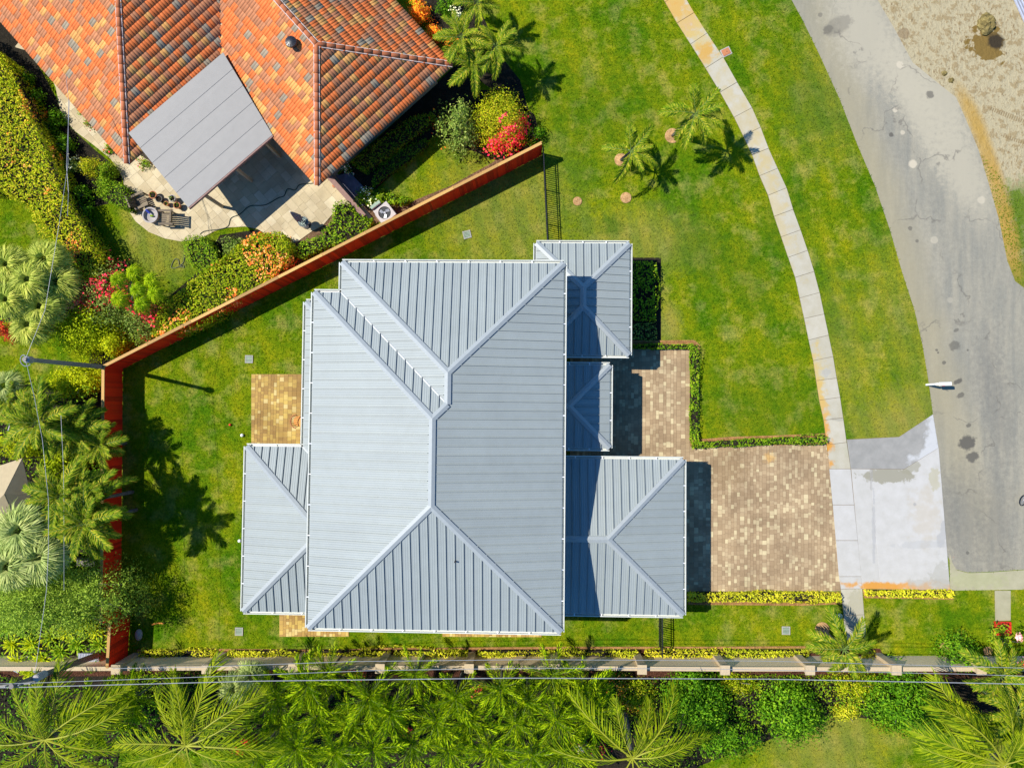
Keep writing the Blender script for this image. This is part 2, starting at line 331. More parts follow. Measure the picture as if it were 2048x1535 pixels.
def m_metal():
    m=NT('metal_roof_paint',.5,.35,.0); 
    f=m.noise(.6,3); c=m.ramp(f,[(.3,(.258,.287,.28)),(.7,(.276,.307,.298))])
    c=m.mix(1,c,m.ramp(m.objrand(),[(0,(.945,.95,.955)),(1,(1.03,1.03,1.03))]),'MULTIPLY')
    c=m.mix(1,c,m.ramp(m.noise(2.5,5,.7),[(.3,(.95,.95,.94)),(.6,(1,1,1))]),'MULTIPLY')
    c=m.mix(m.math('MULTIPLY',m.ramp(m.noise(30,3,.8),[(.66,0),(.75,1)]),.3),c,(.16,.16,.15))
    uv=m.n('ShaderNodeTexCoord').outputs['UV']; sp=m.n('ShaderNodeSeparateXYZ'); m.plug(sp.inputs[0],uv)
    wv=m.math('SINE',m.math('MULTIPLY',sp.outputs[0],2*PI*9.8))
    m.bump(m.math('POWER',m.math('MULTIPLY_ADD',wv,.5,.5),3),.55,.012)
    m.b.inputs['Coat Weight'].default_value=.0; m.b.inputs['Coat Roughness'].default_value=.22
    return m.out(c)
M['metal']=m_metal()
M['trim']=plain('roof_trim_paint',(.29,.315,.315),.45,.5,0,.04)
M['gutter']=plain('cream_gutter',(.55,.56,.5),.5,.4,0,.05)
M['stucco']=plain('white_stucco',(.55,.54,.5),.9,.2,0,.06,20)
M['stucco_tan']=plain('tan_stucco',(.46,.36,.225),.9,.2,0,.12,14)
M['stucco_sun']=plain('sunlit_tan_stucco',(.74,.57,.35),.9,.2,0,.12,9)  # tan wall stucco with sunlight put into the colour, for the wall faces
M['window']=plain('window_glass',(.03,.04,.05),.08,.6,0,.1)
M['white']=plain('white_paint',(.8,.8,.8),.5,.4,0,.05)
def m_tile(name,c):
    m=NT(name,.75,.25); n=m.noise(5,4); r=m.ramp(m.objrand(),[(0,(.88,.86,.86)),(1,(1.1,1.1,1.08))])
    i=m.ramp(m.island(),[(0,(.88,.86,.86)),(1,(1.1,1.1,1.08))])
    k=m.mix(1,m.ramp(n,[(.3,tuple(x*.9 for x in c)),(.7,tuple(x*1.08 for x in c))]),r,'MULTIPLY')
    return m.out(m.mix(1,k,i,'MULTIPLY'))
M['tile0']=m_tile('orange_tile',(.68,.175,.045)); M['tile1']=m_tile('brown_tile',(.45,.185,.085))
M['tile2']=m_tile('yellow_tile',(.62,.31,.09)); M['tile3']=m_tile('grey_tile',(.3,.245,.17))
M['ridge']=m_tile('ridge_tile',(.48,.15,.06)); M['mortar']=plain('pale_mortar',(.5,.42,.38),.9)
def m_wood(name, cs, sc=1):
    m=NT(name,.7,.3); g=m.noise(8,5,.6,stretch=(6,6,.6)); r=m.ramp(m.objrand(),[(0,(.62,.6,.6)),(.5,(1,1,1)),(1,(1.2,1.25,1.2))])
    return m.out(m.mix(1,m.ramp(g,[(.3,cs[0]),(.7,cs[1])]),r,'MULTIPLY'))
M['redwood']=m_wood('red_stained_boards',((.85,.014,.002),(.98,.04,.003)))
M['rail']=m_wood('weathered_fence_cap',((.36,.19,.055),(.58,.34,.1)))
M['teak']=m_wood('grey_teak',((.13,.1,.06),(.25,.19,.12)))
M['iron']=plain('black_iron',(.012,.013,.018),.4,.5,0,.1)
M['pole']=m_wood('weathered_pole',((.13,.115,.1),(.25,.225,.2)))
M['wire']=plain('aluminium_wire',(.26,.27,.29),.4,.5,0,.05)
M['cover']=plain('grey_cover_panel',(.3,.284,.255),.7,.3,0,.03,3)
M['cover_line']=plain('cover_seam',(.2,.2,.2),.7)
M['grate']=plain('grey_green_grate',(.26,.33,.24),.6)
M['orange_plastic']=plain('orange_plastic',(.7,.28,.05),.6)
M['terracotta']=plain('terracotta',(.42,.16,.07),.8)
M['brown']=plain('brown_plaster',(.25,.15,.12),.8)
M['slate']=plain('slate_paving',(.13,.125,.15),.8,.3,0,.25,4)
M['acmetal']=plain('condenser_metal',(.42,.37,.33),.5,.5,0,.06)
M['dark']=plain('dark_plastic',(.02,.02,.022),.5)
M['grey']=plain('grey_metal',(.3,.3,.31),.4,.5,.3)
M['stone']=plain('grey_stone',(.35,.32,.3),.9)
M['canvas']=plain('tan_canvas',(.4,.32,.19),.85,.2,0,.06)
M['canvasgrey']=plain('grey_canvas',(.3,.3,.31),.8,.2,0,.1)
M['tin']=plain('pale_corrugated_metal',(.5,.52,.6),.4,.5,.2)
M['red']=plain('red_plastic',(.6,.03,.015),.5)
M['hose']=plain('dark_green_hose',(.02,.035,.015),.5)
M['blueplastic']=plain('blue_plastic',(.03,.05,.3),.5)
def m_glass():
    m=NT('table_glass',.05,.5); m.b.inputs['Transmission Weight'].default_value=.75; return m.out((.35,.42,.36))
M['glass']=m_glass()
M['trunk']=m_soil('palm_trunk',(.07,.06,.05),(.17,.15,.13),(.28,.25,.22))
# foliage
G=leafmat
M['l_hedge']=G('golden_hedge_leaf',[(2,(.05,.1,.003)),(4,(.13,.19,.004)),(4,(.23,.27,.006)),(1,(.3,.27,.02))])
M['l_mid']=G('mid_green_leaf',[(2,(.025,.075,.004)),(4,(.065,.145,.006)),(3,(.12,.2,.008)),(1,(.18,.24,.015))])
M['l_dark']=G('deep_green_leaf',[(2,(.012,.045,.003)),(4,(.032,.1,.004)),(3,(.065,.16,.006)),(1,(.11,.21,.01))])
M['l_grey']=G('grey_green_leaf',[(3,(.04,.075,.012)),(4,(.09,.145,.025)),(2,(.16,.22,.05)),(1,(.22,.26,.09))])
M['l_lime']=G('lime_leaf',[(1,(.12,.16,.006)),(4,(.24,.27,.01)),(3,(.33,.34,.02)),(1,(.4,.36,.04))])
M['l_yel']=G('yellow_green_leaf',[(2,(.07,.12,.002)),(4,(.17,.23,.004)),(3,(.28,.32,.008))])
M['l_fern']=G('feathery_leaf',[(2,(.04,.085,.006)),(4,(.12,.19,.02)),(3,(.22,.3,.05))])
M['f_pink']=G('bougainvillea_bract',[(2,(.55,.012,.05)),(3,(.62,.02,.09)),(1,(.6,.07,.1))],.3)
M['f_orange']=G('orange_bloom',[(2,(.6,.12,.03)),(2,(.7,.22,.06)),(1,(.55,.3,.12))],.3)
M['f_croton']=G('croton_leaf',[(2,(.6,.16,.02)),(3,(.75,.34,.02)),(2,(.5,.05,.02)),(1,(.3,.25,.02))],.2)
M['f_white']=G('white_bloom',[(1,(.7,.7,.65)),(1,(.8,.75,.7))],.2)
M['f_rose']=G('rose_bloom',[(1,(.8,.2,.4)),(1,(.85,.4,.55))],.3)
M['f_red']=G('red_leaf',[(1,(.35,.03,.02)),(1,(.55,.06,.03)),(1,(.25,.05,.03))],.3)
M['p_coco']=G('coconut_leaflet',[(3,(.025,.05,.002)),(4,(.075,.115,.003)),(3,(.15,.185,.005))],.3)
M['p_fox']=G('foxtail_leaflet',[(2,(.012,.045,.001)),(4,(.075,.15,.002)),(4,(.17,.255,.003)),(1,(.27,.34,.01))],.3)
M['p_are']=G('feather_palm_leaflet',[(3,(.015,.045,.002)),(4,(.055,.105,.004)),(2,(.14,.18,.008)),(1,(.24,.22,.03))],.3)
M['p_fan']=G('fan_leaf',[(2,(.05,.085,.012)),(4,(.14,.185,.03)),(3,(.27,.3,.075))],.3)
M['p_blue']=G('silver_fan_leaf',[(2,(.05,.085,.025)),(4,(.13,.175,.06)),(3,(.25,.29,.13))],.3)
M['rachis']=plain('yellow_rachis',(.27,.28,.015),.6)
M['rachis_g']=plain('green_rachis',(.12,.18,.03),.6)
# ------------------------------------------------------------------ ground and paving
def sheet(name, poly, z, mat, thick=0.0):
    m=MB(); m.prism(poly, z-max(thick,.05), z)
    o=m.build(name,mat); o['kind']='structure'; return o
g=MB()
g.face([(-500,-500,0),(500,-500,0),(500,500,0),(-500,500,0)])
o=g.build('lawn',M['grass']); o['kind']='structure'
ROADL=[(1480,-260),(1560,-50),(1583,0),(1605,40),(1640,112),(1680,200),(1715,290),(1750,372),(1780,460),(1803,540),(1829,620),(1845,690),(1856,755),(1866,828),(1868,895),(1880,1010),(1890,1100),(1901,1124),(1912,1138),(1935,1144),(1975,1143),(2048,1138),(2700,1136)]
ROADR=[(1640,-260),(1720,-50),(1755,0),(1790,60),(1825,125),(1868,160),(1912,195),(1930,235),(1957,300),(1981,380),(1998,440),(2014,520),(2030,562),(2060,585),(2150,600),(2700,600)]
SAND=[(1560,-260)]+ROADR[1:]+[(2700,-260)]
sheet('sand', P([(1600,-260)]+[(x-25,y+4) for x,y in ROADR[1:]]+[(2700,-260)]), .004, M['sand'])
road_poly=P(ROADL+ROADR[::-1]); sheet('road', road_poly, .010, M['road'])
swale=P([(1899,1105),(1904,1124),(1913,1139),(1935,1145),(1975,1144),(2048,1139),(2700,1137),(2700,1178),(2048,1178),(1900,1180)])
sheet('gutter_pan', swale, .016, M['swale'])
JN=[((1280,-80),(1314,-102)),((1305,-38),(1338,-60)),((1330,5),(1363,-17)),((1354,47),(1388,26)),((1381,89),(1414,67)),((1411,137),(1446,115)),((1440,185),(1474,165)),((1468,235),(1504,216)),((1486,272),(1521,255)),((1504,310),(1537,297)),((1519,352),(1555,337)),((1536,391),(1573,376)),((1548,433),(1586,419)),((1562,474),(1601,460)),((1576,515),(1615,501)),((1590,555),(1628,543)),((1599,596),(1639,585)),((1608,637),(1648,628)),((1617,680),(1657,670)),((1626,721),(1666,713)),((1632,761),(1673,756)),((1638,800),(1680,794)),((1647,840),(1686,835)),((1653,889),(1693,884)),((1658,937),(1701,937)),((1665,1009),(1708,1009)),((1671,1080),(1715,1080)),((1677,1152),(1722,1152)),((1681,1177),(1724,1176)),((1687,1230),(1728,1228)),((1688,1252),(1731,1251)),((1690,1279),(1731,1278))]
sw=MB(); sidewalk_poly=P([a for a,b in JN]+[b for a,b in JN][::-1]); sw.prism(sidewalk_poly,-.05,.012)
SW=sw.build('sidewalk',M['grout']); SW['kind']='structure'
def slab_mesh(poly, z0, z1, gap=.012):
    cx=sum(p[0] for p in poly)/len(poly); cy=sum(p[1] for p in poly)/len(poly)
    q=[]
    for x,y in poly:
        d=math.hypot(x-cx,y-cy); k=(d-gap)/d; q.append((cx+(x-cx)*k,cy+(y-cy)*k))
    q2=[(cx+(x-cx)*.99,cy+(y-cy)*.99) for x,y in q]
    m=MB(); b=0; n=len(q)
    if sum(q[i][0]*q[(i+1)%n][1]-q[(i+1)%n][0]*q[i][1] for i in range(n))<0: q=q[::-1]; q2=q2[::-1]
    m.v=[(x,y,z0) for x,y in q]+[(x,y,z1-.006) for x,y in q]+[(x,y,z1) for x,y in q2]
    m.f=[tuple(2*n+i for i in range(n))]
    for r in (0,1):
        for i in range(n):
            j=(i+1)%n; m.f.append((r*n+i,r*n+j,(r+1)*n+j,(r+1)*n+i))
    m.m=[0]*len(m.f); return m.mesh('slab')
for i in range(len(JN)-1):
    (a,b),(c,d)=JN[i],JN[i+1]
    link('slab', slab_mesh(P([a,b,d,c]),.0,.035+.004*(i%3)), M['apron'] if 937<=a[1]<1177 else M['slab'], SW)
apr=P([(1693,878),(1798,873),(1866,828),(1877,895),(1900,1180),(1724,1177),(1701,937)])
AP=MB(); AP.prism(apr,-.05,.012); AP=AP.build('driveway_apron',M['grout']); AP['kind']='structure'
link('slab', slab_mesh(P([(1693,879),(1798,873),(1866,828),(1877,895),(1808,938),(1701,937)]),0,.03), M['apron_grey'], AP)
link('slab', slab_mesh(P([(1702,937),(1738,937.5),(1760,1177),(1724,1177)]),0,.034,.006), M['apron'], AP)
link('slab', slab_mesh(P([(1738,937.5),(1808,938),(1877,895),(1900,1180),(1760,1177)]),0,.034,.006), M['apron'], AP)
WK=MB(); wk=P([(1989,1180),(2021,1180),(2021,1240),(1990,1241)]); WK.prism(wk,-.05,.012); WK=WK.build('garden_walkway',M['grout']); WK['kind']='structure'
link('slab', slab_mesh(wk,0,.03), M['swale'], WK)
def pave(name, poly, mat, grout, sx, sy, ang, z=.03, gap=.006, rnd=0, part='paver', bond=.5):
    base=MB(); base.prism(poly,-.05,z-.014); B=base.build(name,grout); B['kind']='structure'
    ca,sa=math.cos(ang),math.sin(ang)
    q=[(x*ca+y*sa,-x*sa+y*ca) for x,y in poly]
    x0=min(p[0] for p in q); x1=max(p[0] for p in q); y0=min(p[1] for p in q); y1=max(p[1] for p in q)
    m=MB(); cx=x0
    while cx<x1:
        wdt=sx*random.choice((1,1,1,1.5)) if rnd else sx
        cy=y0-random.random()*sy if rnd else y0-(sy*bond if int((cx-x0)/sx+.5)%2 else 0)
        while cy<y1:
            ln=sy*random.choice((.67,1,1,1,1.33)) if rnd else sy
            c=cliprect(q,cx+gap/2,cy+gap/2,cx+wdt-gap/2,cy+ln-gap/2)
            if len(c)>=3 and area(c)>sx*sy*.06:
                zz=z+random.uniform(-.003,.003)
                n=len(c); b=len(m.v)
                r=[(x*ca-y*sa,x*sa+y*ca) for x,y in c]
                if sum(r[i][0]*r[(i+1)%n][1]-r[(i+1)%n][0]*r[i][1] for i in range(n))<0: r=r[::-1]
                m.v+=[(x,y,z-.02) for x,y in r]+[(x,y,zz) for x,y in r]
                m.f.append(tuple(b+n+i for i in range(n)))
                for i in range(n):
                    j=(i+1)%n; m.f.append((b+i,b+j,b+n+j,b+n+i))
            cy+=ln
        cx+=wdt
    m.m=[0]*len(m.f)
    o=m.build(part,mat,B); o['kind']='stuff'; return B
drive=P([(1140,690),(1379,697),(1380,893),(1652,888),(1658,937),(1681,1181),(1340,1182),(1140,1180)])
pave('driveway',drive,M['paver'],M['grout'],.155,.23,0,.03,.010,1)
pat1=P([(503,748),(650,748),(650,900),(503,890)]); pave('back_patio',pat1,M['paver_gold'],M['grout'],.155,.23,0,.03,.010,1)
pat2=P([(559,1200),(698,1200),(698,1272),(559,1272)]); pave('side_patio',pat2,M['paver_gold'],M['grout'],.155,.23,0,.03,.010,1)
pat3=P([(885,1230),(1083,1230),(1083,1273),(885,1272)]); pave('side_stoop',pat3,M['paver_gold'],M['grout'],.155,.23,0,.03,.010,1)
PATIO=[(30,95),(58,103),(92,128),(112,175),(120,215),(128,238),(150,262),(190,292),(222,318),(240,345),(247,360),(252,400),(258,422),(272,443),(298,464),(330,477),(362,483),(400,478),(430,462),(458,455),(490,453),(515,458),(545,476),(574,492),(600,480),(625,462),(645,452),(668,425),(700,415),(738,440),(745,436),(690,365),(660,330),(560,230),(420,100),(200,40),(60,60)]
patio=P(PATIO); pave('travertine_patio',patio,M['travertine'],M['grout2'],.4,.52,math.radians(41.5),.035,.008,1,'travertine_slab')
# planting beds
mul=[]
def bed(name,pts,mat,z=.006):
    p=P(pts); sheet(name,p,z,mat); mul.append(p); return p
bed('mulch_bed',[(-300,1338),(300,1338),(1280,1338),(2400,1336),(2400,1352),(1900,1356),(1500,1353),(1000,1353),(300,1350),(-300,1356)],M['mulch'],.008)
bed('soil_bed',[(-300,1350),(2400,1350),(2400,1400),(1760,1440),(1660,1425),(1560,1470),(1400,1530),(1250,1640),(600,1640),(480,1500),(240,1500),(220,1640),(-300,1640)],M['soil'],.006)
bed('mulch_strip',[(275,1297),(640,1297),(1620,1297),(1640,1290),(1760,1296),(1770,1318),(275,1318)],M['mulch'],.008)
bed('east_bed',[(1255,515),(1322,515),(1322,684),(1255,684)],M['soil'])
bed('fence_bed',[(700,470),(1085,300),(1010,305),(985,325),(900,372),(830,400),(812,412),(745,400),(700,400),(570,500),(560,545)],M['bark'],.006)
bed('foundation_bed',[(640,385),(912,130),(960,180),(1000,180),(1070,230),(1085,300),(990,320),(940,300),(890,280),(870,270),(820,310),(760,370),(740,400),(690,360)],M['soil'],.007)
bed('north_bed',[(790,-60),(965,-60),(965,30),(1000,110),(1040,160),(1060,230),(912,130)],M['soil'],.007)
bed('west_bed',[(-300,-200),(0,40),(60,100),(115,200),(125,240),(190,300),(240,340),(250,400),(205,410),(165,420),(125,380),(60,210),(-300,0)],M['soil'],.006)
bed('hedge_bed',[(290,690),(330,600),(400,540),(440,470),(520,458),(575,495),(600,520),(330,680),(215,735),(180,735),(170,640),(200,620)],M['soil'],.007)
bed('left_bed',[(-300,800),(205,760),(212,1250),(215,1338),(-300,1338)],M['soil'],.006)
bed('palm_bed',[(-60,540),(60,520),(180,550),(160,640),(100,640),(-60,650)],M['soil'],.008)
bed('drive_bed',[(1376,1182),(1681,1183),(1684,1206),(1376,1208)],M['curb'],.008)
bed('drive_bed',[(1725,1178),(1906,1180),(1906,1198),(1728,1195)],M['curb'],.02)
bed('corner_bed',[(1264,683),(1390,683),(1399,692),(1399,880),(1650,868),(1652,889),(1380,895),(1379,698),(1264,698)],M['curb'],.008)
# orange edging strips (countable runs of kerb)
def edging(pts,w=.11,h=.05,label=None):
    m=MB(); p=[at(x,y,0) for x,y in pts]
    for a,b in zip(p,p[1:]):
        m.bar(a+Vector((0,0,h/2)),b+Vector((0,0,h/2)),w,h)
    o=m.build('bed_edging',M['curb']); return prop(o,label,'edging')
edging([(275,1300),(420,1298),(540,1299),(660,1301),(760,1296),(880,1296),(1000,1295),(1200,1294),(1400,1294),(1610,1293)],label='long orange kerb between side lawn and golden bed by the tan wall')
edging([(1264,683),(1388,682),(1399,693)],label='short orange kerb above the paved corner beside the north-east roof')
edging([(1399,880),(1460,875),(1560,872),(1649,868)],label='orange kerb between front lawn and hedge above the driveway')
edging([(1376,1206),(1500,1207),(1600,1208),(1684,1205)],label='orange kerb below the yellow hedge at the south edge of the driveway')

# ------------------------------------------------------------------ metal-roofed house
house=thing('metal_roof_house','large two storey white house under pale blue grey standing seam metal roofs','house',(0,0,0))
def facepanels(parent, poly, p0, e, n, z0, pitch, wd, hipgap=.16, name='roof_panel'):
    """poly in plan; p0 a point of the eave line, e along the eave, n uphill"""
    q=[((x-p0[0])*e[0]+(y-p0[1])*e[1],(x-p0[0])*n[0]+(y-p0[1])*n[1]) for x,y in poly]
    s0=min(a for a,b in q); s1=max(a for a,b in q); k=max(1,round((s1-s0)/wd)); wd=(s1-s0)/k
    def W(s,t,h=0): return (p0[0]+e[0]*s+n[0]*t, p0[1]+e[1]*s+n[1]*t, z0+pitch*t+h)
    def span(s):
        ts=[]
        for i in range(len(q)):
            a,b=q[i],q[(i+1)%len(q)]
            if (a[0]-s)*(b[0]-s)<=0 and a[0]!=b[0]: ts.append(a[1]+(b[1]-a[1])*(s-a[0])/(b[0]-a[0]))
        return (min(ts),max(ts)) if ts else (0,0)
    for i in range(k):
        a,b=s0+i*wd,s0+(i+1)*wd
        c=clip(clip(q,1,0,b-.002),-1,0,-(a+.002))
        if len(c)<3 or area(c)<.006: continue
        if sum(c[j][0]*c[(j+1)%len(c)][1]-c[(j+1)%len(c)][0]*c[j][1] for j in range(len(c)))<0: c=c[::-1]
        me=MB(); nn=len(c); bb=0
        # keep the handedness of (e,n)
        pts=c if e[0]*n[1]-e[1]*n[0]>0 else c[::-1]
        me.v=[W(s,t,.03) for s,t in pts]+[W(s,t,.012) for s,t in pts]
        me.f=[tuple(range(nn))]+[(j,nn+j,nn+(j+1)%nn,(j+1)%nn) for j in range(nn)]
        uvs=[(s-a,t) for s,t in pts]
        nf=len(me.f); 
        if i>0:
            t0,t1=span(a+.001); t1-=hipgap*1.25
            if t1-t0>.12:
                h=.075; me.hexa([W(a-.011,t0,.02),W(a+.011,t0,.02),W(a+.011,t1,.02),W(a-.011,t1,.02),W(a-.011,t0,h+.02),W(a+.011,t0,h+.02),W(a+.011,t1,h+.02),W(a-.011,t1,h+.02)])
        me.m=[0]*len(me.f); m=me.mesh('roof_panel')
        uv=m.uv_layers.new(name='UVMap')
        for f in m.polygons:
            for li in f.loop_indices:
                vi=m.loops[li].vertex_index
                uv.data[li].uv = uvs[vi%nn] if vi<2*nn else (0.05,0)
        link(name,m,M['metal'],parent)
def capline(parent, a, b, k, w=.15, name='ridge_cap', mat=None, lift=.085, hg=.0):
    a=Vector(a); b=Vector(b); d=Vector((b.x-a.x,b.y-a.y,0)).normalized(); s=Vector((d.y,-d.x,0))
    m=MB(); r=[]
    for p in (a,b):
        for (off,dz) in ((-w,-k*w+.02),(-w,-k*w+lift-.03),(0,lift),(w,-k*w+lift-.03),(w,-k*w+.02)): r.append(tuple(p+s*off+Vector((0,0,dz))))
    m.v=r; m.f=[(i+5,i+6,i+1,i) for i in range(4)]+[(0,1,2,3,4),(9,8,7,6,5)]; m.m=[0]*6
    return m.build(name,mat or M['trim'],parent)
def gutter(parent, a, b, out, z, straps=1.5):
    a=Vector((a[0],a[1],z)); b=Vector((b[0],b[1],z)); o=Vector((out[0],out[1],0)); d=(b-a).normalized()
    m=MB()
    def slabm(o0,o1,z0,z1):
        m.hexa([a+o*o0+Vector((0,0,z0)),b+o*o0+Vector((0,0,z0)),b+o*o1+Vector((0,0,z0)),a+o*o1+Vector((0,0,z0)),a+o*o0+Vector((0,0,z1)),b+o*o0+Vector((0,0,z1)),b+o*o1+Vector((0,0,z1)),a+o*o1+Vector((0,0,z1))])
    slabm(.0,.12,-.13,-.115); slabm(.105,.145,-.115,.02); slabm(-.002,.012,-.115,-.02)
    gt=m.build('gutter',M['gutter'],parent)
    L=(b-a).length; k=int(L/straps)
    for i in range(1,k+1):
        p=a+d*(L*i/(k+1)); st=MB(); st.bar(p+Vector((0,0,.012)),p+o*.12+Vector((0,0,.012)),.04,.01); st.build('gutter_strap',M['white'],gt)
    return gt
def deck(parent, faces, z0, pitch, name='roof'):
    """faces: (poly,p0,e,n); closed thin deck with fascia depth"""
    m=MB()
    for poly,p0,e,n in faces:
        pts=[(x,y,z0+pitch*((x-p0[0])*n[0]+(y-p0[1])*n[1])) for x,y in poly]
        m.face(pts); m.face([(x,y,z0-.16) for x,y in poly][::-1])
    return m.build(name,M['trim'],parent)
def fascia(parent,a,b,z):
    m=MB(); m.bar((a[0],a[1],z-.09),(b[0],b[1],z-.09),.03,.2); return m.build('fascia',M['gutter'],parent)
PW=.402
# main roof: straight skeleton of the two overlapping hips, equal pitch
Z1,PT=5.5,.255
GI=.14
XL=(at(621,578,Z1).x+at(612,1262,Z1).x)/2; XR=(at(1133,522,Z1).x+at(1129,1268,Z1).x)/2; XA=at(678,548,Z1).x
YN=(at(678,517,Z1).y+at(1133,522,Z1).y)/2; YE=(at(621,578,Z1).y+at(678,579,Z1).y)/2; YS=(at(612,1262,Z1).y+at(1129,1268,Z1).y)/2
XL+=GI; XR-=GI; XA+=GI; YN-=GI; YE-=GI; YS+=GI
hL=(XR-XL)/2; hU=(XR-XA)/2
A_=(XA,YN);B_=(XR,YN);C_=(XR,YS);D_=(XL,YS);E_=(XL,YE);F_=(XA,YE)
G1=((XA+XR)/2,YN-hU);G2=((XA+XR)/2,YE-hU);R1=((XL+XR)/2,YE-hL);R2=((XL+XR)/2,YS+hL)
main_faces=[([B_,C_,R2,R1,G2,G1],B_,(0,-1),(-1,0)),([C_,D_,R2],C_,(-1,0),(0,1)),([D_,E_,R1,R2],D_,(0,1),(1,0)),
 ([E_,F_,G2,R1],E_,(1,0),(0,-1)),([F_,A_,G1,G2],F_,(0,1),(1,0)),([A_,B_,G1],A_,(1,0),(0,-1))]
def mkroof(faces,z0,pitch,caps,gut,label=None):
    r=deck(house,faces,z0,pitch)
    if label: r['label']=label
    for f in faces: facepanels(r,*f,z0,pitch,PW)
    for a,b,k in caps:
        za=z0+pitch*a[2]; zb=z0+pitch*b[2]
        capline(r,(a[0],a[1],za),(b[0],b[1],zb),pitch/math.sqrt(2) if k=='h' else (pitch if k=='r' else -pitch/math.sqrt(2)), .15 if k!='v' else .1, 'ridge_cap' if k!='v' else 'valley_flashing', lift=.125 if k!='v' else .045)
    for a,b,o in gut: gutter(house,a,b,o,z0); fascia(r,a,b,z0)
    return r
def h3(p,d): return (p[0],p[1],d)
mkroof(main_faces,Z1,PT,[(h3(B_,0),h3(G1,hU),'h'),(h3(A_,0),h3(G1,hU),'h'),(h3(G1,hU),h3(G2,hU),'r'),(h3(G2,hU),h3(R1,hL),'h'),(h3(E_,0),h3(R1,hL),'h'),(h3(F_,0),h3(G2,hU),'v'),(h3(R1,hL),h3(R2,hL),'r'),(h3(R2,hL),h3(C_,0),'h'),(h3(R2,hL),h3(D_,0),'h')],
 [(B_,C_,(1,0)),(C_,D_,(0,-1)),(D_,E_,(-1,0)),(E_,F_,(0,1)),(F_,A_,(-1,0)),(A_,B_,(0,1))],'upper hip roof stepped at its north west corner')
def windows(parent, a, b, zc, n, w=1.0, h=1.2):
    a=Vector((*a,zc)); b=Vector((*b,zc)); d=(b-a).normalized(); o=Vector((d.y,-d.x,0)); L=(b-a).length
    for i in range(n):
        c=a+d*(L*(i+.5)/n); m=MB(); m.bar(c-d*w/2-o*.02,c+d*w/2-o*.02,.1,h); fr=m.build('window',M['white'],parent)
        m=MB()
        for s in (-1,1): m.bar(c+d*(s*w/4)-d*(w/4-.05)+o*.045,c+d*(s*w/4)+d*(w/4-.05)+o*.045,.02,h-.12)
        m.build('pane',M['window'],fr)
ov=.55
def wall(parent, pts, z0, z1, mat=None):
    m=MB(); m.prism(pts,z0,z1); return m.build('wall',mat or M['stucco'],parent)
mw=[(XL+ov,YS+ov),(XR-ov,YS+ov),(XR-ov,YN-ov),(XA+ov,YN-ov),(XA+ov,YE-ov),(XL+ov,YE-ov)]
mwall=wall(house,mw,0,Z1-.1)
windows(mwall,(XL+ov,YS+ov),(XR-ov,YS+ov),4.2,4); windows(mwall,(XR-ov,YN-ov),(XA+ov,YN-ov),4.2,3); windows(mwall,(XR-ov,YS+ov),(XR-ov,YN-ov),4.7,4,1,.9)
windows(mwall,(XL+ov,YE-ov),(XL+ov,YS+ov),4.2,5); windows(mwall,(XL+ov,YS+ov),(XR-ov,YS+ov),1.4,4)
# vent pipe stub
vp=at(911,1121,6.3); m=MB(); zz=Z1+PT*(vp.y-YS); m.tube([(vp.x,vp.y,zz-.05),(vp.x,vp.y,zz+.22)],.04,10); m.build('vent_pipe',M['dark'],house)
# lower roofs
Z2=2.75
def hiprect(x0,x1,y0,y1,z0,label,cutw=None,cute=None,guts='NESW'):
    """hip roof on a rectangle; faces clipped at x>cutw / x<cute"""
    wx,wy=x1-x0,y1-y0; h=min(wx,wy)/2
    if wy>=wx: a=((x0+x1)/2,y0+h); b=((x0+x1)/2,y1-h)
    else: a=(x0+h,(y0+y1)/2); b=(x1-h,(y0+y1)/2)
    SW_,SE_,NE_,NW_=(x0,y0),(x1,y0),(x1,y1),(x0,y1)
    if wy>=wx: fs=[([SW_,SE_,a],SW_,(1,0),(0,1)),([SE_,NE_,b,a],SE_,(0,1),(-1,0)),([NE_,NW_,b],NE_,(-1,0),(0,-1)),([NW_,SW_,a,b],NW_,(0,-1),(1,0))]
    else: fs=[([SW_,SE_,b,a],SW_,(1,0),(0,1)),([SE_,NE_,b],SE_,(0,1),(-1,0)),([NE_,NW_,a,b],NE_,(-1,0),(0,-1)),([NW_,SW_,a],NW_,(0,-1),(1,0))]
    caps=[]
    def cseg(p,q,k):
        if cutw is not None:
            if p[0]<cutw and q[0]<cutw: return
            if p[0]<cutw: p,q=q,p
            if q[0]<cutw: t=(cutw-p[0])/(q[0]-p[0]); q=tuple(p[i]+(q[i]-p[i])*t for i in range(3))
        if cute is not None:
            if p[0]>cute and q[0]>cute: return
            if p[0]>cute: p,q=q,p
            if q[0]>cute: t=(cute-p[0])/(q[0]-p[0]); q=tuple(p[i]+(q[i]-p[i])*t for i in range(3))
        caps.append((p,q,k))
    for c,e in ((SW_,a),(SE_,a if wy>=wx else b),(NE_,b),(NW_,b if wy>=wx else a)): cseg(h3(c,0),h3(e,h),'h')
    if abs(wx-wy)>.1: cseg(h3(a,h),h3(b,h),'r')
    out=[]
    for poly,p0,e,n in fs:
        if cutw is not None: poly=clip(poly,-1,0,-cutw)
        if cute is not None: poly=clip(poly,1,0,cute)
        if len(poly)>=3 and area(poly)>.01: out.append((poly,p0,e,n))
    X0=x0 if cutw is None else max(x0,cutw); X1=x1 if cute is None else min(x1,cute)
    gl=[]
    if 'N' in guts: gl.append(((X1,y1),(X0,y1),(0,1)))
    if 'S' in guts: gl.append(((X0,y0),(X1,y0),(0,-1)))
    if 'E' in guts and cute is None: gl.append(((x1,y0),(x1,y1),(1,0)))
    if 'W' in guts and cutw is None: gl.append(((x0,y1),(x0,y0),(-1,0)))
    return mkroof(out,z0,PT,caps,gl,label)
xw=XR-ov-.02
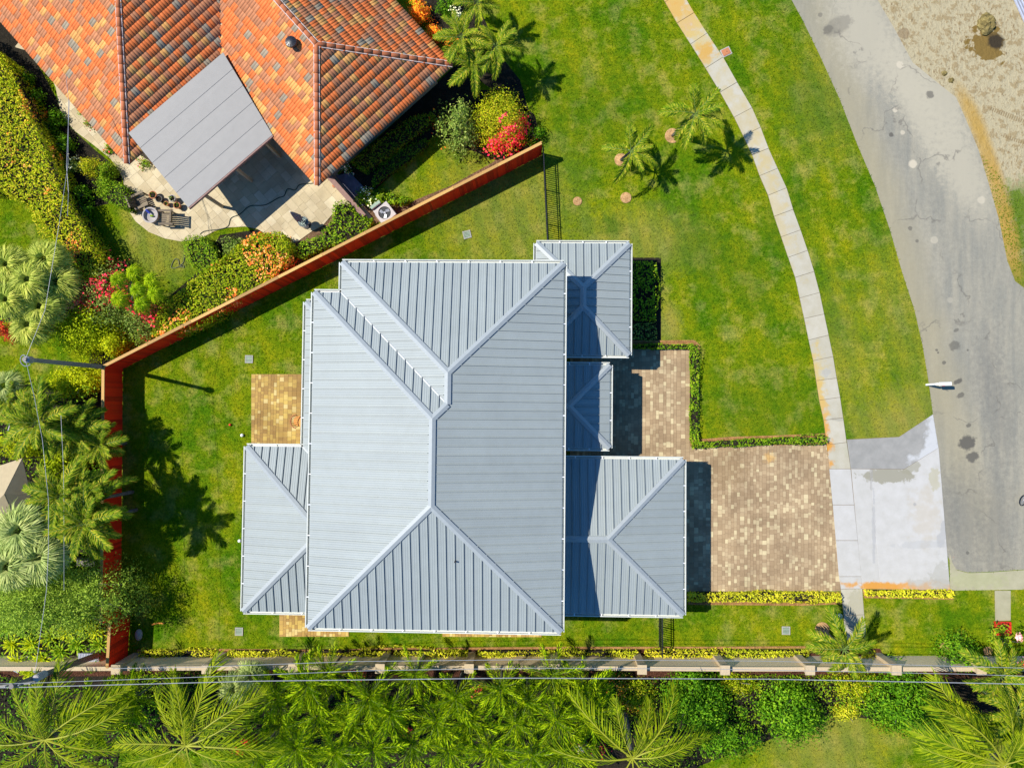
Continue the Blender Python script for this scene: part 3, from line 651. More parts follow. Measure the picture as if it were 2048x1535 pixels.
nx0,nx1=at(1066,600,Z2).x,at(1264,600,Z2).x; ny1,ny0=at(1165,481,Z2).y,at(1165,715,Z2).y
nx0+=GI; nx1-=GI; ny0+=GI; ny1-=GI
hiprect(nx0,nx1,ny0,ny1,Z2,'low hip roof at the north east corner')
wl=wall(house,[(nx0+.5,ny0+.5),(nx1-.5,ny0+.5),(nx1-.5,ny1-.5),(nx0+.5,ny1-.5)],0,Z2-.1); windows(wl,(nx1-.5,ny0+.5),(nx1-.5,ny1-.5),1.4,2)
py1,py0=at(1180,724,Z2).y-GI,at(1180,901,Z2).y+GI; px1=at(1225,810,Z2).x-GI
hiprect(px1-9,px1,py0,py1,Z2,'small porch hip roof between the two wings',cutw=xw,guts='NSE')
m=MB()
for yy in (py0+.3,py1-.3): m.box(px1-.55,yy-.12,0,px1-.3,yy+.12,Z2-.12)
m.build('porch_column',M['white'],house)
gy1,gy0=at(1250,912,Z2).y-GI,at(1250,1233,Z2).y+GI; gx1=at(1372,1075,Z2).x-GI
hiprect(gx1-14,gx1,gy0,gy1,Z2,'garage hip roof beside the driveway',cutw=xw,guts='NSE')
wl=wall(house,[(xw-.1,gy0+.5),(gx1-.5,gy0+.5),(gx1-.5,gy1-.5),(xw-.1,gy1-.5)],0,Z2-.1)
m=MB(); ym=(gy0+gy1)/2; m.box(gx1-.52,ym-2.5,.02,gx1-.47,ym+2.5,2.2); gd=m.build('garage_door',M['white'],house)
for k in range(4):
    m=MB(); m.box(gx1-.475,ym-2.42,.08+k*.53,gx1-.455,ym+2.42,.08+k*.53+.48); m.build('door_panel',M['white'],gd)
# west wing: hip plus the narrow strip roof that meets it in a valley
wx0=(at(486,887,Z2).x+at(483,1228,Z2).x)/2; wy1,wy0=at(550,887,Z2).y,at(550,1228,Z2).y; sx0=at(604,740,Z2).x; sy1=at(604,598,Z2).y
wx0+=GI; wy1-=GI; wy0+=GI; sx0+=GI; sy1-=GI
xe=XL+ov+.1
hw=(wy1-wy0)/2; apx=wx0+hw
f_w=([(wx0,wy0),(wx0,wy1),(apx,wy1-hw)],(wx0,wy0),(0,1),(1,0))
f_s=(clip([(wx0,wy0),(apx+6,wy0),(apx+6,wy0+hw),(apx,wy0+hw)],1,0,xe),(wx0,wy0),(1,0),(0,1))
dv=xe-sx0
f_n=(clip([(wx0,wy1),(sx0,wy1),(sx0+hw,wy1-hw),(apx,wy1-hw)],1,0,xe),(wx0,wy1),(1,0),(0,-1))
f_st=(clip([(sx0,wy1),(sx0,sy1),(sx0+hw,sy1-hw),(sx0+hw,wy1-hw)],1,0,xe),(sx0,wy1),(0,1),(1,0))
f_sn=([(sx0,sy1),(xe,sy1),(xe,sy1-dv)],(sx0,sy1),(1,0),(0,-1))
dh=xe-wx0
def cutpt(p,q,x): t=(x-p[0])/(q[0]-p[0]); return tuple(p[i]+(q[i]-p[i])*t for i in range(3))
cw=[((wx0,wy0,0),cutpt((wx0,wy0,0),(apx,wy0+hw,hw),min(xe,apx)),'h'),((wx0,wy1,0),cutpt((wx0,wy1,0),(apx,wy1-hw,hw),min(xe,apx)),'h'),((sx0,wy1,0),(xe,wy1-dv,dv),'v'),((sx0,sy1,0),(xe,sy1-dv,dv),'h')]
mkroof([f_w,f_s,f_n,f_st,f_sn],Z2,PT,cw,[((wx0,wy1),(wx0,wy0),(-1,0)),((wx0,wy0),(XL+.3,wy0),(0,-1)),((sx0,wy1),(wx0,wy1),(0,1)),((sx0,sy1),(sx0,wy1),(-1,0)),((XL+.3,sy1),(sx0,sy1),(0,1))],'low west roof with a narrow strip running north')
wl=wall(house,[(wx0+.5,wy0+.5),(xe-.02,wy0+.5),(xe-.02,wy1-.5),(wx0+.5,wy1-.5)],0,Z2-.1); windows(wl,(wx0+.5,wy1-.5),(wx0+.5,wy0+.5),1.4,2)

# ------------------------------------------------------------------ tile-roofed house
Z3,PT3=2.9,.34
th=thing('tile_roof_house','cream house under multicoloured orange barrel tile hip roofs beyond the red fence','house',(0,0,0))
P1=at(905,130,Z3); P2=at(635,371,Z3); P3=at(255,328,Z3)
U=Vector((P1.x-P2.x,P1.y-P2.y,0)); WT=U.length; U.normalize(); V=Vector((-U.y,U.x,0))
d3=P3-P2; U1=d3.dot(U); V1=d3.dot(V); DD=13.0
def TW(u,v): return (P2.x+U.x*u+V.x*v, P2.y+U.y*u+V.y*v)
def TL(poly): return [TW(u,v) for u,v in poly]
rA=(WT/2,WT/2); rB=(WT/2,V1+WT/2); rC=(WT-DD/2,V1+DD/2); rD=(U1+DD/2,V1+DD/2)
vu=(U.x,U.y); vv=(V.x,V.y); mu=(-U.x,-U.y); mv=(-V.x,-V.y)
TF=[([(0,0),(WT,0),rA],(0,0),'u','v'),([(WT,0),(WT,V1+DD),rC,rB,rA],(WT,0),'v','-u'),([(0,0),rA,rB,(0,V1)],(0,V1),'-v','u'),([(U1,V1),(0,V1),rB,rC,rD],(U1,V1),'u','v'),([(U1,V1+DD),(U1,V1),rD],(U1,V1+DD),'-v','u'),([(WT,V1+DD),(U1,V1+DD),rD,rC],(WT,V1+DD),'-u','-v')]
DV={'u':vu,'v':vv,'-u':mu,'-v':mv}
faces3=[(TL(p),TW(*p0),DV[e],DV[n]) for p,p0,e,n in TF]
dk=deck(th,faces3,Z3,PT3); dk.data.materials.clear(); dk.data.materials.append(M['stucco_tan'])
wallp=TL([(.6,1.0),(WT-.6,1.0),(WT-.6,V1+DD-.6),(U1+.6,V1+DD-.6),(U1+.6,V1+.6),(.6,V1+.6)])
tw=wall(th,wallp,0,Z3-.12,M['stucco_tan'])
TWD,TEX=.315,.405         # tile width and exposure
def tile_pts(wd, ln, hr=.032, t0=.0):
    """cross-section with two rolls; returns rows (s,t,h)"""
    prof=[(0,.0),(.06,.55),(.14,.95),(.25,1),(.36,.95),(.44,.55),(.5,.0),(.56,.55),(.64,.95),(.75,1),(.86,.95),(.94,.55),(1,.0)]
    rows=[]
    for t,h in ((0,-.03),(0,.022),(ln*1.04,0)):
        rows.append([(x*wd,t,(hh*hr+h+.02) if not (h<0) else (hh*hr*.3)) for x,hh in prof])
    return rows
tl_meshes=None; allt=[]
tcols=[0]*7+[1]*6+[2]*2+[3]
seq=random.Random(3)
for fi,(poly,p0,e,n) in enumerate(faces3[:5]):
    q=[((x-p0[0])*e[0]+(y-p0[1])*e[1],(x-p0[0])*n[0]+(y-p0[1])*n[1]) for x,y in poly]
    smin=min(a for a,b in q); smax=max(a for a,b in q); tmax=max(b for a,b in q)
    j=0; t=-.06
    ct=TEX/math.sqrt(1+PT3*PT3)
    while t<tmax:
        s=smin-(TWD*.5 if j%2 else 0)-.1
        # span of the face at this course
        tm=max(t+ct*.5,.02); xs=[]
        for i in range(len(q)):
            a,b=q[i],q[(i+1)%len(q)]
            if (a[1]-tm)*(b[1]-tm)<0: xs.append(a[0]+(b[0]-a[0])*(tm-a[1])/(b[1]-a[1]))
        xs.sort()
        for k in range(0,len(xs)-1,2):
            lo,hi=xs[k]-.06,xs[k+1]+.06; s=lo-((lo-smin)%TWD)-(TWD*.5 if j%2 else 0)
            while s<hi:
                if s+TWD*.35>lo-.0 and s+TWD*.65<hi+.0 or True:
                    c0=max(s,lo); c1=min(s+TWD,hi)
                    if c1-c0>.05: allt.append((fi,s,t,ct,c0,c1,seq.choice(tcols)))
                s+=TWD
        t+=ct; j+=1
ux=lambda fi:(Vector((*faces3[fi][2],0)),Vector((*faces3[fi][3],0)),Vector((*faces3[fi][1],Z3)))
proto=[]
rows=tile_pts(TWD*.985,TEX)
def tile_mesh(c,rows):
    m=MB(); nn=len(rows[0])
    for r in rows: m.v+=[tuple(p) for p in r]
    for r in range(2):
        for k in range(nn-1): b=r*nn+k; m.f.append((b,b+1,b+nn+1,b+nn))
    m.m=[0]*len(m.f); me=m.mesh('tile',True); me.materials.append(M['tile%d'%c]); return me
proto=[tile_mesh(c,rows) for c in range(4)]
full=[t for t in allt if abs((t[5]-t[4])-TWD)<1e-6]
def tpos(t):
    e,n,o=ux(t[0]); return o+e*(t[1]+TWD/2)+n*t[2]
def vis(t):
    p=tpos(t); return math.hypot(p.x,p.y)
full.sort(key=vis); single=set(id(t) for t in full[:300])
buf=[[] for _ in range(4)]; big=MB()
slope=math.atan(PT3)
for t in allt:
    fi,s,tt,ct,c0,c1,c=t; e,n,o=ux(fi)
    if id(t) in single:
        ob=bpy.data.objects.new('roof_tile',proto[c]); COL.objects.link(ob); ob.parent=dk
        nu=(n+Vector((0,0,PT3))).normalized(); zz=e.cross(nu)
        mt=Matrix((e,nu,zz)).transposed().to_4x4(); mt.translation=o+e*s+n*tt+Vector((0,0,PT3*tt+.005)); ob.matrix_world=mt
    else:
        big.mi=c; nu=(n+Vector((0,0,PT3))).normalized(); zz=e.cross(nu); base=o+n*tt+Vector((0,0,PT3*tt+.005)); b=len(big.v); nn=13
        for r in rows:
            for (x,y,h) in r: big.v.append(tuple(base+e*min(max(s+x,c0),c1)+nu*y+zz*h))
        for r in range(2):
            for k in range(nn-1):
                q0=b+r*nn+k; big.f.append((q0,q0+1,q0+nn+1,q0+nn)); big.m.append(c)
ob=big.build('roof_tile',[M['tile%d'%c] for c in range(4)],dk,smooth=True); ob['kind']='stuff'
# ridge and hip tiles: half barrels laid end to end
def ridgetiles(a,b,k):
    a=Vector(a); b=Vector(b); L=(b-a).length; n=max(1,int(L/.42)); d=(b-a)/n; dn=d.normalized(); s=dn.cross(Vector((0,0,1))).normalized(); u=s.cross(dn)
    for i in range(n):
        m=MB(); p=a+d*i; q=p+d*1.06; N=7
        for pp,r,l in ((p,.125,.035),(q,.11,.012)):
            for j in range(N):
                an=PI*j/(N-1); m.v.append(tuple(pp+s*(r*math.cos(an))+u*(r*.85*math.sin(an)+l+.02)))
        m.f=[(j,j+1,j+N+1,j+N) for j in range(N-1)]+[tuple(range(N-1,-1,-1))]; m.m=[0]*len(m.f)
        me=m.mesh('t'); me.polygons.foreach_set('use_smooth',[True]*(N-1)+[False]); link('ridge_tile',me,M['ridge'],dk)
    m=MB(); m.bar(a+Vector((0,0,.03)),b+Vector((0,0,.03)),.3,.05); m.build('mortar_bed',M['mortar'],dk)
def T3(p,d): x,y=TW(*p); return (x,y,Z3+PT3*d+.03)
ridgetiles(T3((0,0),0),T3(rA,WT/2),0); ridgetiles(T3((WT,0),0),T3(rA,WT/2),0); ridgetiles(T3(rA,WT/2),T3(rB,WT/2),0)
ridgetiles(T3((U1,V1),0),T3(rD,DD/2),0); ridgetiles(T3(rB,WT/2),T3(rC,DD/2),0); ridgetiles(T3((WT,V1+DD),0),T3(rC,DD/2),0); ridgetiles(T3(rD,DD/2),T3(rC,DD/2),0)
# round turbine vent on the west-facing slope
pv=at(586,90,Z3+1.35); m=MB(); m.lathe([(.14,-.15),(.14,.16),(.27,.18),(.29,.24),(.27,.31),(.1,.35),(.0,.36)],24)
vt=m.build('roof_vent',M['iron'],th,(pv.x,pv.y,Z3+1.35+.05)); vt.rotation_euler=(0,0,0)
m=MB()
for k in range(12):
    a=2*PI*k/12; m.bar((.16*math.cos(a),.16*math.sin(a),.345),(.27*math.cos(a),.27*math.sin(a),.315),.02,.02)
m.build('vent_rib',M['dark'],vt)
# flat insulated patio cover on posts
pc=thing('patio_cover','flat pale grey patio cover of long insulated panels joined to the tile roof','patio cover',(0,0,0))
zc0,zc1=3.72,2.95        # high side against the roof, low outer edge
a0=at(258,267,3.32); b0=at(447,106,3.45); a1=at(378,416,zc1); b1=at(546,271,zc1)
e=(b1-a1); e.z=0; Le=e.length; e.normalize(); nrm=Vector((-e.y,e.x,0)); dep=(a0-a1).dot(nrm); shear=(a0-a1).dot(e)/dep
zc0=3.25
def CP(s,t,h=0):
    u=s/Le; v=t/dep
    return a1*(1-u)*(1-v)+b1*u*(1-v)+a0*(1-u)*v+b0*u*v+Vector((0,0,h))
NP=5
for k in range(NP):
    t0,t1=dep*k/NP,dep*(k+1)/NP; g_=.012
    m=MB(); x1=Le+.0
    m.hexa([CP(0,t0+g_,0),CP(x1,t0+g_,0),CP(x1,t1-g_,0),CP(0,t1-g_,0),CP(0,t0+g_,.07),CP(x1,t0+g_,.07),CP(x1,t1-g_,.07),CP(0,t1-g_,.07)])
    m.build('cover_panel',M['cover'],pc)
for k in range(1,NP):
    m=MB(); m.bar(CP(0,dep*k/NP,.03),CP(Le,dep*k/NP,.03),.05,.05); m.build('cover_seam',M['cover_line'],pc)
m=MB(); m.bar(CP(0,-.04,0),CP(Le,-.04,0),.07,.16); m.build('gutter',M['brown'],pc)
for s_ in (.9,Le/2+.2,Le-.6):
    m=MB(); p=CP(s_,.35,-.05); m.box(p.x-.07,p.y-.07,0.03,p.x+.07,p.y+.07,p.z); m.build('post',M['stucco_tan'],pc)
# ------------------------------------------------------------------ fences and walls
def board_fence(name,label,pts,hgt,side,capped=True,bw=.135):
    """pts: world points of the top line; boards on the side away from the posts"""
    t=thing(name,label,'fence',(pts[0].x,pts[0].y,0))
    loc=Vector((pts[0].x,pts[0].y,0))
    for a,b in zip(pts,pts[1:]):
        a=Vector((a.x,a.y,0))-loc; b=Vector((b.x,b.y,0))-loc; d=(b-a); L=d.length; d.normalize(); o=Vector((d.y,-d.x,0))*side
        n=int(L/bw); w_=L/n
        m=MB(); m.box(-.067,-.011,.04,.067,.011,hgt); me=m.mesh('board'); me.materials.append(M['redwood'])
        for i in range(n):
            ob=bpy.data.objects.new('board',me); COL.objects.link(ob); ob.parent=t
            p=a+d*(w_*(i+.5))+o*random.uniform(-.005,.012); ob.location=(p.x,p.y,random.uniform(-.03,.004)); ob.rotation_euler=(random.uniform(-.006,.006),0,math.atan2(d.y,d.x)+random.uniform(-.03,.03))
            ob.scale=(w_/.135*random.uniform(.985,.999),1,1)
        for z in (.35,1.45):
            m=MB(); m.bar(a-o*.035+Vector((0,0,z)),b-o*.035+Vector((0,0,z)),.04,.09); m.build('rail',M['rail'],t)
        k=max(1,int(L/2.4))
        for i in range(k+1):
            p=a+d*(L*i/k)-o*.11; m=MB(); m.box(p.x-.05,p.y-.05,0,p.x+.05,p.y+.05,hgt-.03); m.build('post',M['rail'],t)
        if capped:
            for i in range(k):
                p=a+d*(L*i/k+.006); q=a+d*(L*(i+1)/k-.006); m=MB(); m.bar(p-o*.06+Vector((0,0,hgt+.02)),q-o*.06+Vector((0,0,hgt+.02)),.15,.035); m.build('cap_rail',M['rail'],t)
    return t
HF=1.74
c0=at(1084,288,HF); c1=at(209,734,HF); c2=at(205,1247,HF)
c1.x=(c1.x); 
board_fence('board_fence','long diagonal red board fence between the orange tile house and the lawn',[c1,c0],HF,1)
board_fence('board_fence','straight red board fence along the palms at the left side of the lawn',[c2,c1],HF,1)
c3=at(222,1247,1.85); c4=at(217,1334,1.85)
board_fence('board_fence','short taller red board fence ending at the corner pier of the tan wall',[c4,c3],1.85,1)
f=Vector((c3.x-c2.x,0,0))
# black iron fences
def iron(label,a,b,h=1.15,sp=.115):
    t=thing('iron_fence',label,'fence',(a.x,a.y,0)); a=Vector((a.x,a.y,0)); b=Vector((b.x,b.y,0))-a; a=Vector((0,0,0)); d=(b-a); L=d.length; d.normalize()
    for z,hh in ((h-.02,.04),(h-.2,.03),(.12,.035)):
        m=MB(); m.bar(a+Vector((0,0,z)),b+Vector((0,0,z)),.035,hh); m.build('rail',M['iron'],t)
    n=int(L/sp); m=MB(); m.box(-.014,-.014,.05,.014,.014,h); me=m.mesh('picket'); me.materials.append(M['iron'])
    for i in range(n+1):
        if i%16==0:
            m2=MB(); p=a+d*(L*i/n); m2.box(p.x-.028,p.y-.028,0,p.x+.028,p.y+.028,h+.08); m2.build('post',M['iron'],t)
        else:
            ob=bpy.data.objects.new('picket',me); COL.objects.link(ob); ob.parent=t; ob.location=a+d*(L*i/n)
    return t
iron('black iron fence from the red fence corner to the north east roof',at(1086,312,0),at(1096,520,0))
iron('black iron fence from the garage roof down to the tan wall',at(1317,1180,0),at(1318,1300,0))
# tan garden wall with piers
HW=1.75
WP=[(-300,1336),(232,1336),(413,1335),(586,1334),(760,1334),(938,1334),(1109,1334),(1284,1336),(1450,1337),(1620,1337),(1793,1337),(1963,1337),(2140,1338),(2330,1339)]
gw=thing('garden_wall','long tan stucco garden wall with evenly spaced piers and pale coping','wall',(0,0,0))
for i,(p,q) in enumerate(zip(WP,WP[1:])):
    a=at(*p,HW); b=at(*q,HW); a.z=b.z=0
    m=MB(); m.bar(a+Vector((0,0,HW/2-.03)),b+Vector((0,0,HW/2-.03)),.16,HW-.06); m.build('wall_panel',M['stucco_sun'],gw)
    m=MB(); m.bar(a+Vector((0,0,HW)),b+Vector((0,0,HW)),.21,.07); m.build('coping',M['stucco_tan'],gw)
for x,y in WP[1:-1]:
    p=at(x,y+2,2.05); m=MB(); m.box(p.x-.19,p.y-.19,0,p.x+.19,p.y+.19,2.0); pr=m.build('pier',M['stucco_tan'],gw)
    m=MB(); m.box(p.x-.235,p.y-.235,2.001,p.x+.235,p.y+.235,2.09); m.build('pier_cap',M['stucco_tan'],pr)

# ------------------------------------------------------------------ foliage builders
def leaves(cen, nrm, size, asp=.5, bend=.25, lay=0.6):
    """leaf quads (rhombus bent along the midrib as two triangles) at cen, facing roughly nrm"""
    n=len(cen); r=RNG.normal(size=(n,3)); N=nrm*lay+r*(1-lay); N/=np.linalg.norm(N,axis=1)[:,None]+1e-9
    t=RNG.normal(size=(n,3)); T=t-N*(t*N).sum(1)[:,None]; T/=np.linalg.norm(T,axis=1)[:,None]+1e-9; B=np.cross(N,T)
    s=(size*RNG.uniform(.6,1.3,n))[:,None]
    a=cen-T*s*.5; c=cen+T*s*.5-N*s*bend; b=cen+B*s*asp*.5; d=cen-B*s*asp*.5
    return np.stack([a,b,c,d],1).reshape(-1,3)
def fbm(p, sc, seed=0):
    r=np.random.default_rng(seed); v=np.zeros(len(p)); 
    for k in range(5):
        d=r.normal(size=(3,3))*sc*(1.6**k)*.6; ph=r.uniform(0,6.28,3)
        v+=(np.sin(p@d[0]+ph[0])+np.sin(p@d[1]+ph[1])+np.sin(p@d[2]+ph[2]))*(.62**k)
    return v/4
def foliage(parent, pts, nrm, leaf, size, flower=None, fden=0, fsize=None, asp=.5, name='crown', fname='blossom', lay=.6, floc=None):
    o=Vector(parent.matrix_world.translation) if False else Vector(parent.location)
    oo=np.array(o)
    c=leaves(pts,nrm,size,asp,lay=.72)-oo
    ob=link(name,np_mesh(name,c,4),M[leaf],parent)
    if flower and fden>0:
        fb=fbm(pts,1.6,int(abs(oo[0])*10)+3); k=fb>np.quantile(fb,1-min(.95,fden*3.0)); k&=RNG.random(len(pts))<.38
        if floc is not None: k&=floc(pts)
        q=pts[k]+nrm[k]*size*.35
        if len(q)>3:
            c=leaves(q,nrm[k],fsize or size*.8,.8,lay=.6)-oo
            link(fname,np_mesh(fname,c,4),M[flower],parent)['kind']='stuff'
    return ob
def dome(cx,cy,rx,ry,h,n,lump=.18,z0=.05,seed=1,flat=0,core=.55,rot=0,tall=1.0):
    """points through the outer shell of an uneven dome"""
    nl=n; n=max(12,n//30)
    a=RNG.uniform(0,2*PI,n); u=RNG.random(n)
    ph=np.arccos(1-u*1.0)              # 0 top .. pi/2 rim
    d=np.stack([np.cos(a)*np.sin(ph),np.sin(a)*np.sin(ph),np.cos(ph)],1)
    rr=1+lump*fbm(d*2.6,1.0,seed)*1.7; sh=1-RNG.random(n)**2*(1-core)
    x=d*(rr*sh)[:,None]
    if flat: x[:,2]=np.minimum(x[:,2],flat)/flat
    X=np.stack([x[:,0]*rx,x[:,1]*ry,x[:,2]*(h-z0)*1.0+z0],1)
    c,s=math.cos(rot),math.sin(rot)
    X=np.stack([X[:,0]*c-X[:,1]*s+cx,X[:,0]*s+X[:,1]*c+cy,X[:,2]],1)
    N=np.stack([d[:,0]*c-d[:,1]*s,d[:,0]*s+d[:,1]*c,d[:,2]+.25],1)
    N=N/np.linalg.norm(N,axis=1)[:,None]
    if nl<60: return X,N
    k=RNG.integers(0,n,nl); sg=min(.24,.06+.12*math.sqrt(rx*ry)/1.2); g=RNG.normal(size=(nl,3)); off=g*sg*np.array([1,1,.75]); off-=N[k]*(RNG.random(nl)*sg*1.2)[:,None]
    N2=N[k]*.7+g*.45; X2=X[k]+off; X2[:,2]=np.clip(X2[:,2],.02,None)
    return X2,N2/np.linalg.norm(N2,axis=1)[:,None]
def shrub(name,label,cat,px,py,r,h,leaf,size=.12,n=1500,ry=None,group=None,stem=True,rot=0,flat=0,lump=.18,flower=None,fden=0,fsize=None,fname='blossom',floc=None,seed=None,asp=.5,core=.5):
    """px,py centre of the crown seen in the photograph at about 60% of its height; r radius in photo pixels"""
    p=at(px,py,h*.6); sc=F/(H-h*.6); R=r/sc; RY=(ry or r)/sc
    t=thing(name,label,cat,(p.x,p.y,0),0,group)
    X,N=dome(p.x,p.y,R,RY,h,n,lump,seed=seed or int(px*7+py),flat=flat,rot=rot,core=core)
    foliage(t,X,N,leaf,size,flower,fden,fsize,fname=fname,floc=floc,asp=asp)
    if stem:
        m=MB(); k=4
        for i in range(k):
            a=i*2*PI/k+.4; m.tube([(0,0,0),(.15*R*math.cos(a),.15*R*math.sin(a),h*.35),(.5*R*math.cos(a),.5*R*math.sin(a),h*.75)],[.035,.025,.01],5)
        m.build('stem',M['trunk'],t)
    return t
def hedge(name,label,cat,poly,h,leaf,size=.11,dens=90,lump=.15,flower=None,fden=0,fname='blossom',fsize=None,floc=None,asp=.5,core=True):
    P_=np.array([tuple(at(x,y,h)[:2]) for x,y in poly]); x0,y0=P_.min(0); x1,y1=P_.max(0)
    c0=P_.mean(0); t=thing(name,label,cat,(float(c0[0]),float(c0[1]),0))
    A=area([tuple(p) for p in P_]); n=int(A*dens*2.2)
    q=RNG.uniform((x0,y0),(x1,y1),(int(n*(x1-x0)*(y1-y0)/A)+10,2)); q=q[inpoly(q[:,0],q[:,1],P_.tolist())]
    z=h-RNG.random(len(q))**2*.6*min(1,h)
    top=np.column_stack([q,z]); top[:,2]+=fbm(top*1.0,1.5,3)*lump+np.maximum(fbm(top*1.0,6.5,4),-1)*.12
    NT_=np.tile([0,0,1.0],(len(top),1))
    sides=[];sn=[]
    for i in range(len(P_)):
        a=P_[i]; b=P_[(i+1)%len(P_)]; L=np.linalg.norm(b-a); k=int(L*h*dens*1.4)
        if k<1: continue
        u=RNG.random(k); zz=RNG.uniform(.02,h,k); d=(b-a)/L; o=np.array([d[1],-d[0]])
        if inpoly([(a+b)[0]/2+o[0]*.05],[(a+b)[1]/2+o[1]*.05],P_.tolist())[0]: o=-o
        off=(RNG.random(k)-.65)*.18*min(1,h)
        p=a+(b-a)*u[:,None]+o*off[:,None]; p=np.column_stack([p,zz]); p[:,:2]+=o*(fbm(p,1.5,5)*lump)[:,None]
        sides.append(p); sn.append(np.tile([o[0]*.9,o[1]*.9,.4],(k,1)))
    X=np.vstack([top]+sides); N=np.vstack([NT_]+sn)
    foliage(t,X,N,leaf,size,flower,fden,fsize,fname=fname,floc=floc,asp=asp)
    if core:
        m=MB(); cc=c0; pp=[tuple(cc+(p-cc)*.9-c0) for p in P_]; m.prism(pp,0,h*.6); m.build('shade_core',M['soil'],t)  # solid dark core added as painted shade in the gaps between leaves
    return t
# fronds -------------------------------------------------------------
def frond(kind, seed, L=1.0):
    """a feather frond lying along +x, arching down; returns (leaf mesh, rachis mesh)"""
    r=np.random.default_rng(seed); q=[]
    cv={'coco':(.22,-.25,.1),'are':(.1,-.12,0),'fox':(.08,-.1,0)}[kind][(seed-1)%3]
    def pos(t): return np.array([t*(1-.12*t*t), cv*t*t, -drop*t*t])
    if kind=='coco': drop,n,ll,ww,fan=.34,36,.24,.0125,1
    elif kind=='fox': drop,n,ll,ww,fan=.4,17,.25,.03,2
    elif kind=='are': drop,n,ll,ww,fan=.55,46,.25,.024,1
    for i in range(n):
        t=.16+.84*(i+.5)/n if kind!='fox' else .1+.9*(i+.5)/n
        p=pos(t); d=pos(min(t+.02,1.01))-p; d/=np.linalg.norm(d)
        lw=ll*(math.sin(PI*min(1,(t*.83+.14)))**.7*.92+.12)*r.uniform(.85,1.1)
        for f in range(fan):
            for s in (-1,1):
                side=np.array([0,s,0.0]); up=np.cross(d,np.array([0,1,0])); up=-up if up[2]<0 else up
                if kind=='fox': an=(f/(fan-1))*.8+r.uniform(-.2,.3); lat=side*math.cos(an)+up*math.sin(an)
                else: lat=side+up*(r.uniform(.15,.6) if kind=='are' else r.uniform(-.2,.3))
                fw=(.85+.9*t if kind=='coco' else .7+.6*t if kind=='are' else 1.05)*r.uniform(.75,1.25)
                a=d*fw+lat; a/=np.linalg.norm(a)
                e1=p+a*lw*.55; e2=p+a*lw+np.array([0,0,-lw*(.42 if kind!='fox' else .18)*r.uniform(.6,1.3)])
                wd=np.cross(a,up if kind!='fox' else lat*.3+d); wd/=np.linalg.norm(wd)+1e-9; wv=wd*ww*.5*r.uniform(.8,1.2)
                q+= [p-wv*.4,p+wv*.4,e1+wv,e1-wv, e1-wv,e1+wv,e2+wv*.15,e2-wv*.15]
    lm=np_mesh('leaflets',np.array(q)*L,4)
    lm.materials.append(M[{'coco':'p_coco','fox':'p_fox','are':'p_are'}[kind]])
    m=MB(); pts=[tuple(pos(t)*L) for t in np.linspace(0,1,8)]; m.tube(pts,[(.013 if kind=='coco' else .018)*(1-.8*t) for t in np.linspace(0,1,8)],5)
    rm=m.mesh('midrib',True); rm.materials.append(M['rachis'] if kind=='coco' else M['rachis_g'])
    # join into one mesh with two materials so every frond is one part
    nv=len(lm.vertices); co=np.zeros(nv*3,np.float32); lm.vertices.foreach_get('co',co)
    verts=[tuple(v) for v in co.reshape(-1,3)]+[tuple(v.co) for v in rm.vertices]
    faces=[tuple(range(4*i,4*i+4)) for i in range(nv//4)]+[tuple(nv+k for k in p.vertices) for p in rm.polygons]
    me=bpy.data.meshes.new('frond'); me.from_pydata(verts,[],faces); me.materials.append(lm.materials[0]); me.materials.append(rm.materials[0])
    me.polygons.foreach_set('material_index',[0]*(nv//4)+[1]*len(rm.polygons)); me.update(); return me
def fanleaf(seed, mat, n=26, L=1.0):
    r=np.random.default_rng(seed); m=MB(); m.mi=1; pet=.45; m.tube([(0,0,0),(pet*.6,0,.03),(pet,0,0)],[.018,.012,.008],4); m.mi=0
    b=[]
    for i in range(n):
        a=-2.2+4.4*i/(n-1)+r.uniform(-.04,.04); l=(.62-.1*abs(a)/2.2)*r.uniform(.85,1.1); d=Vector((math.cos(a),math.sin(a),0)); s=Vector((-d.y,d.x,0)); c=Vector((pet,0,0))
        k=.18+.1*abs(math.sin(a*5)); w0=.026
        e1=c+d*l*.5+Vector((0,0,-.04)); e2=c+d*l*.85+Vector((0,0,-.2-.1*r.random())); e3=c+d*l*.95+Vector((0,0,-.42-.12*r.random()))
        m.face([c-s*.004,c+s*.004,e1+s*w0,e1-s*w0]); m.face([e1-s*w0,e1+s*w0,e2+s*w0*.6,e2-s*w0*.6]); m.face([e2-s*w0*.6,e2+s*w0*.6,e3+s*.003,e3-s*.003])
    m.v=[tuple(Vector(v)*L) for v in m.v]
    me=m.mesh('fan_leaf'); me.materials.append(M[mat]); me.materials.append(M['rachis_g']); return me
FR={k:[frond(k,s) for s in (1,2,3)] for k in ('coco','fox','are')}
FAN={k:[fanleaf(s,k) for s in (1,2)] for k in ('p_fan','p_blue')}
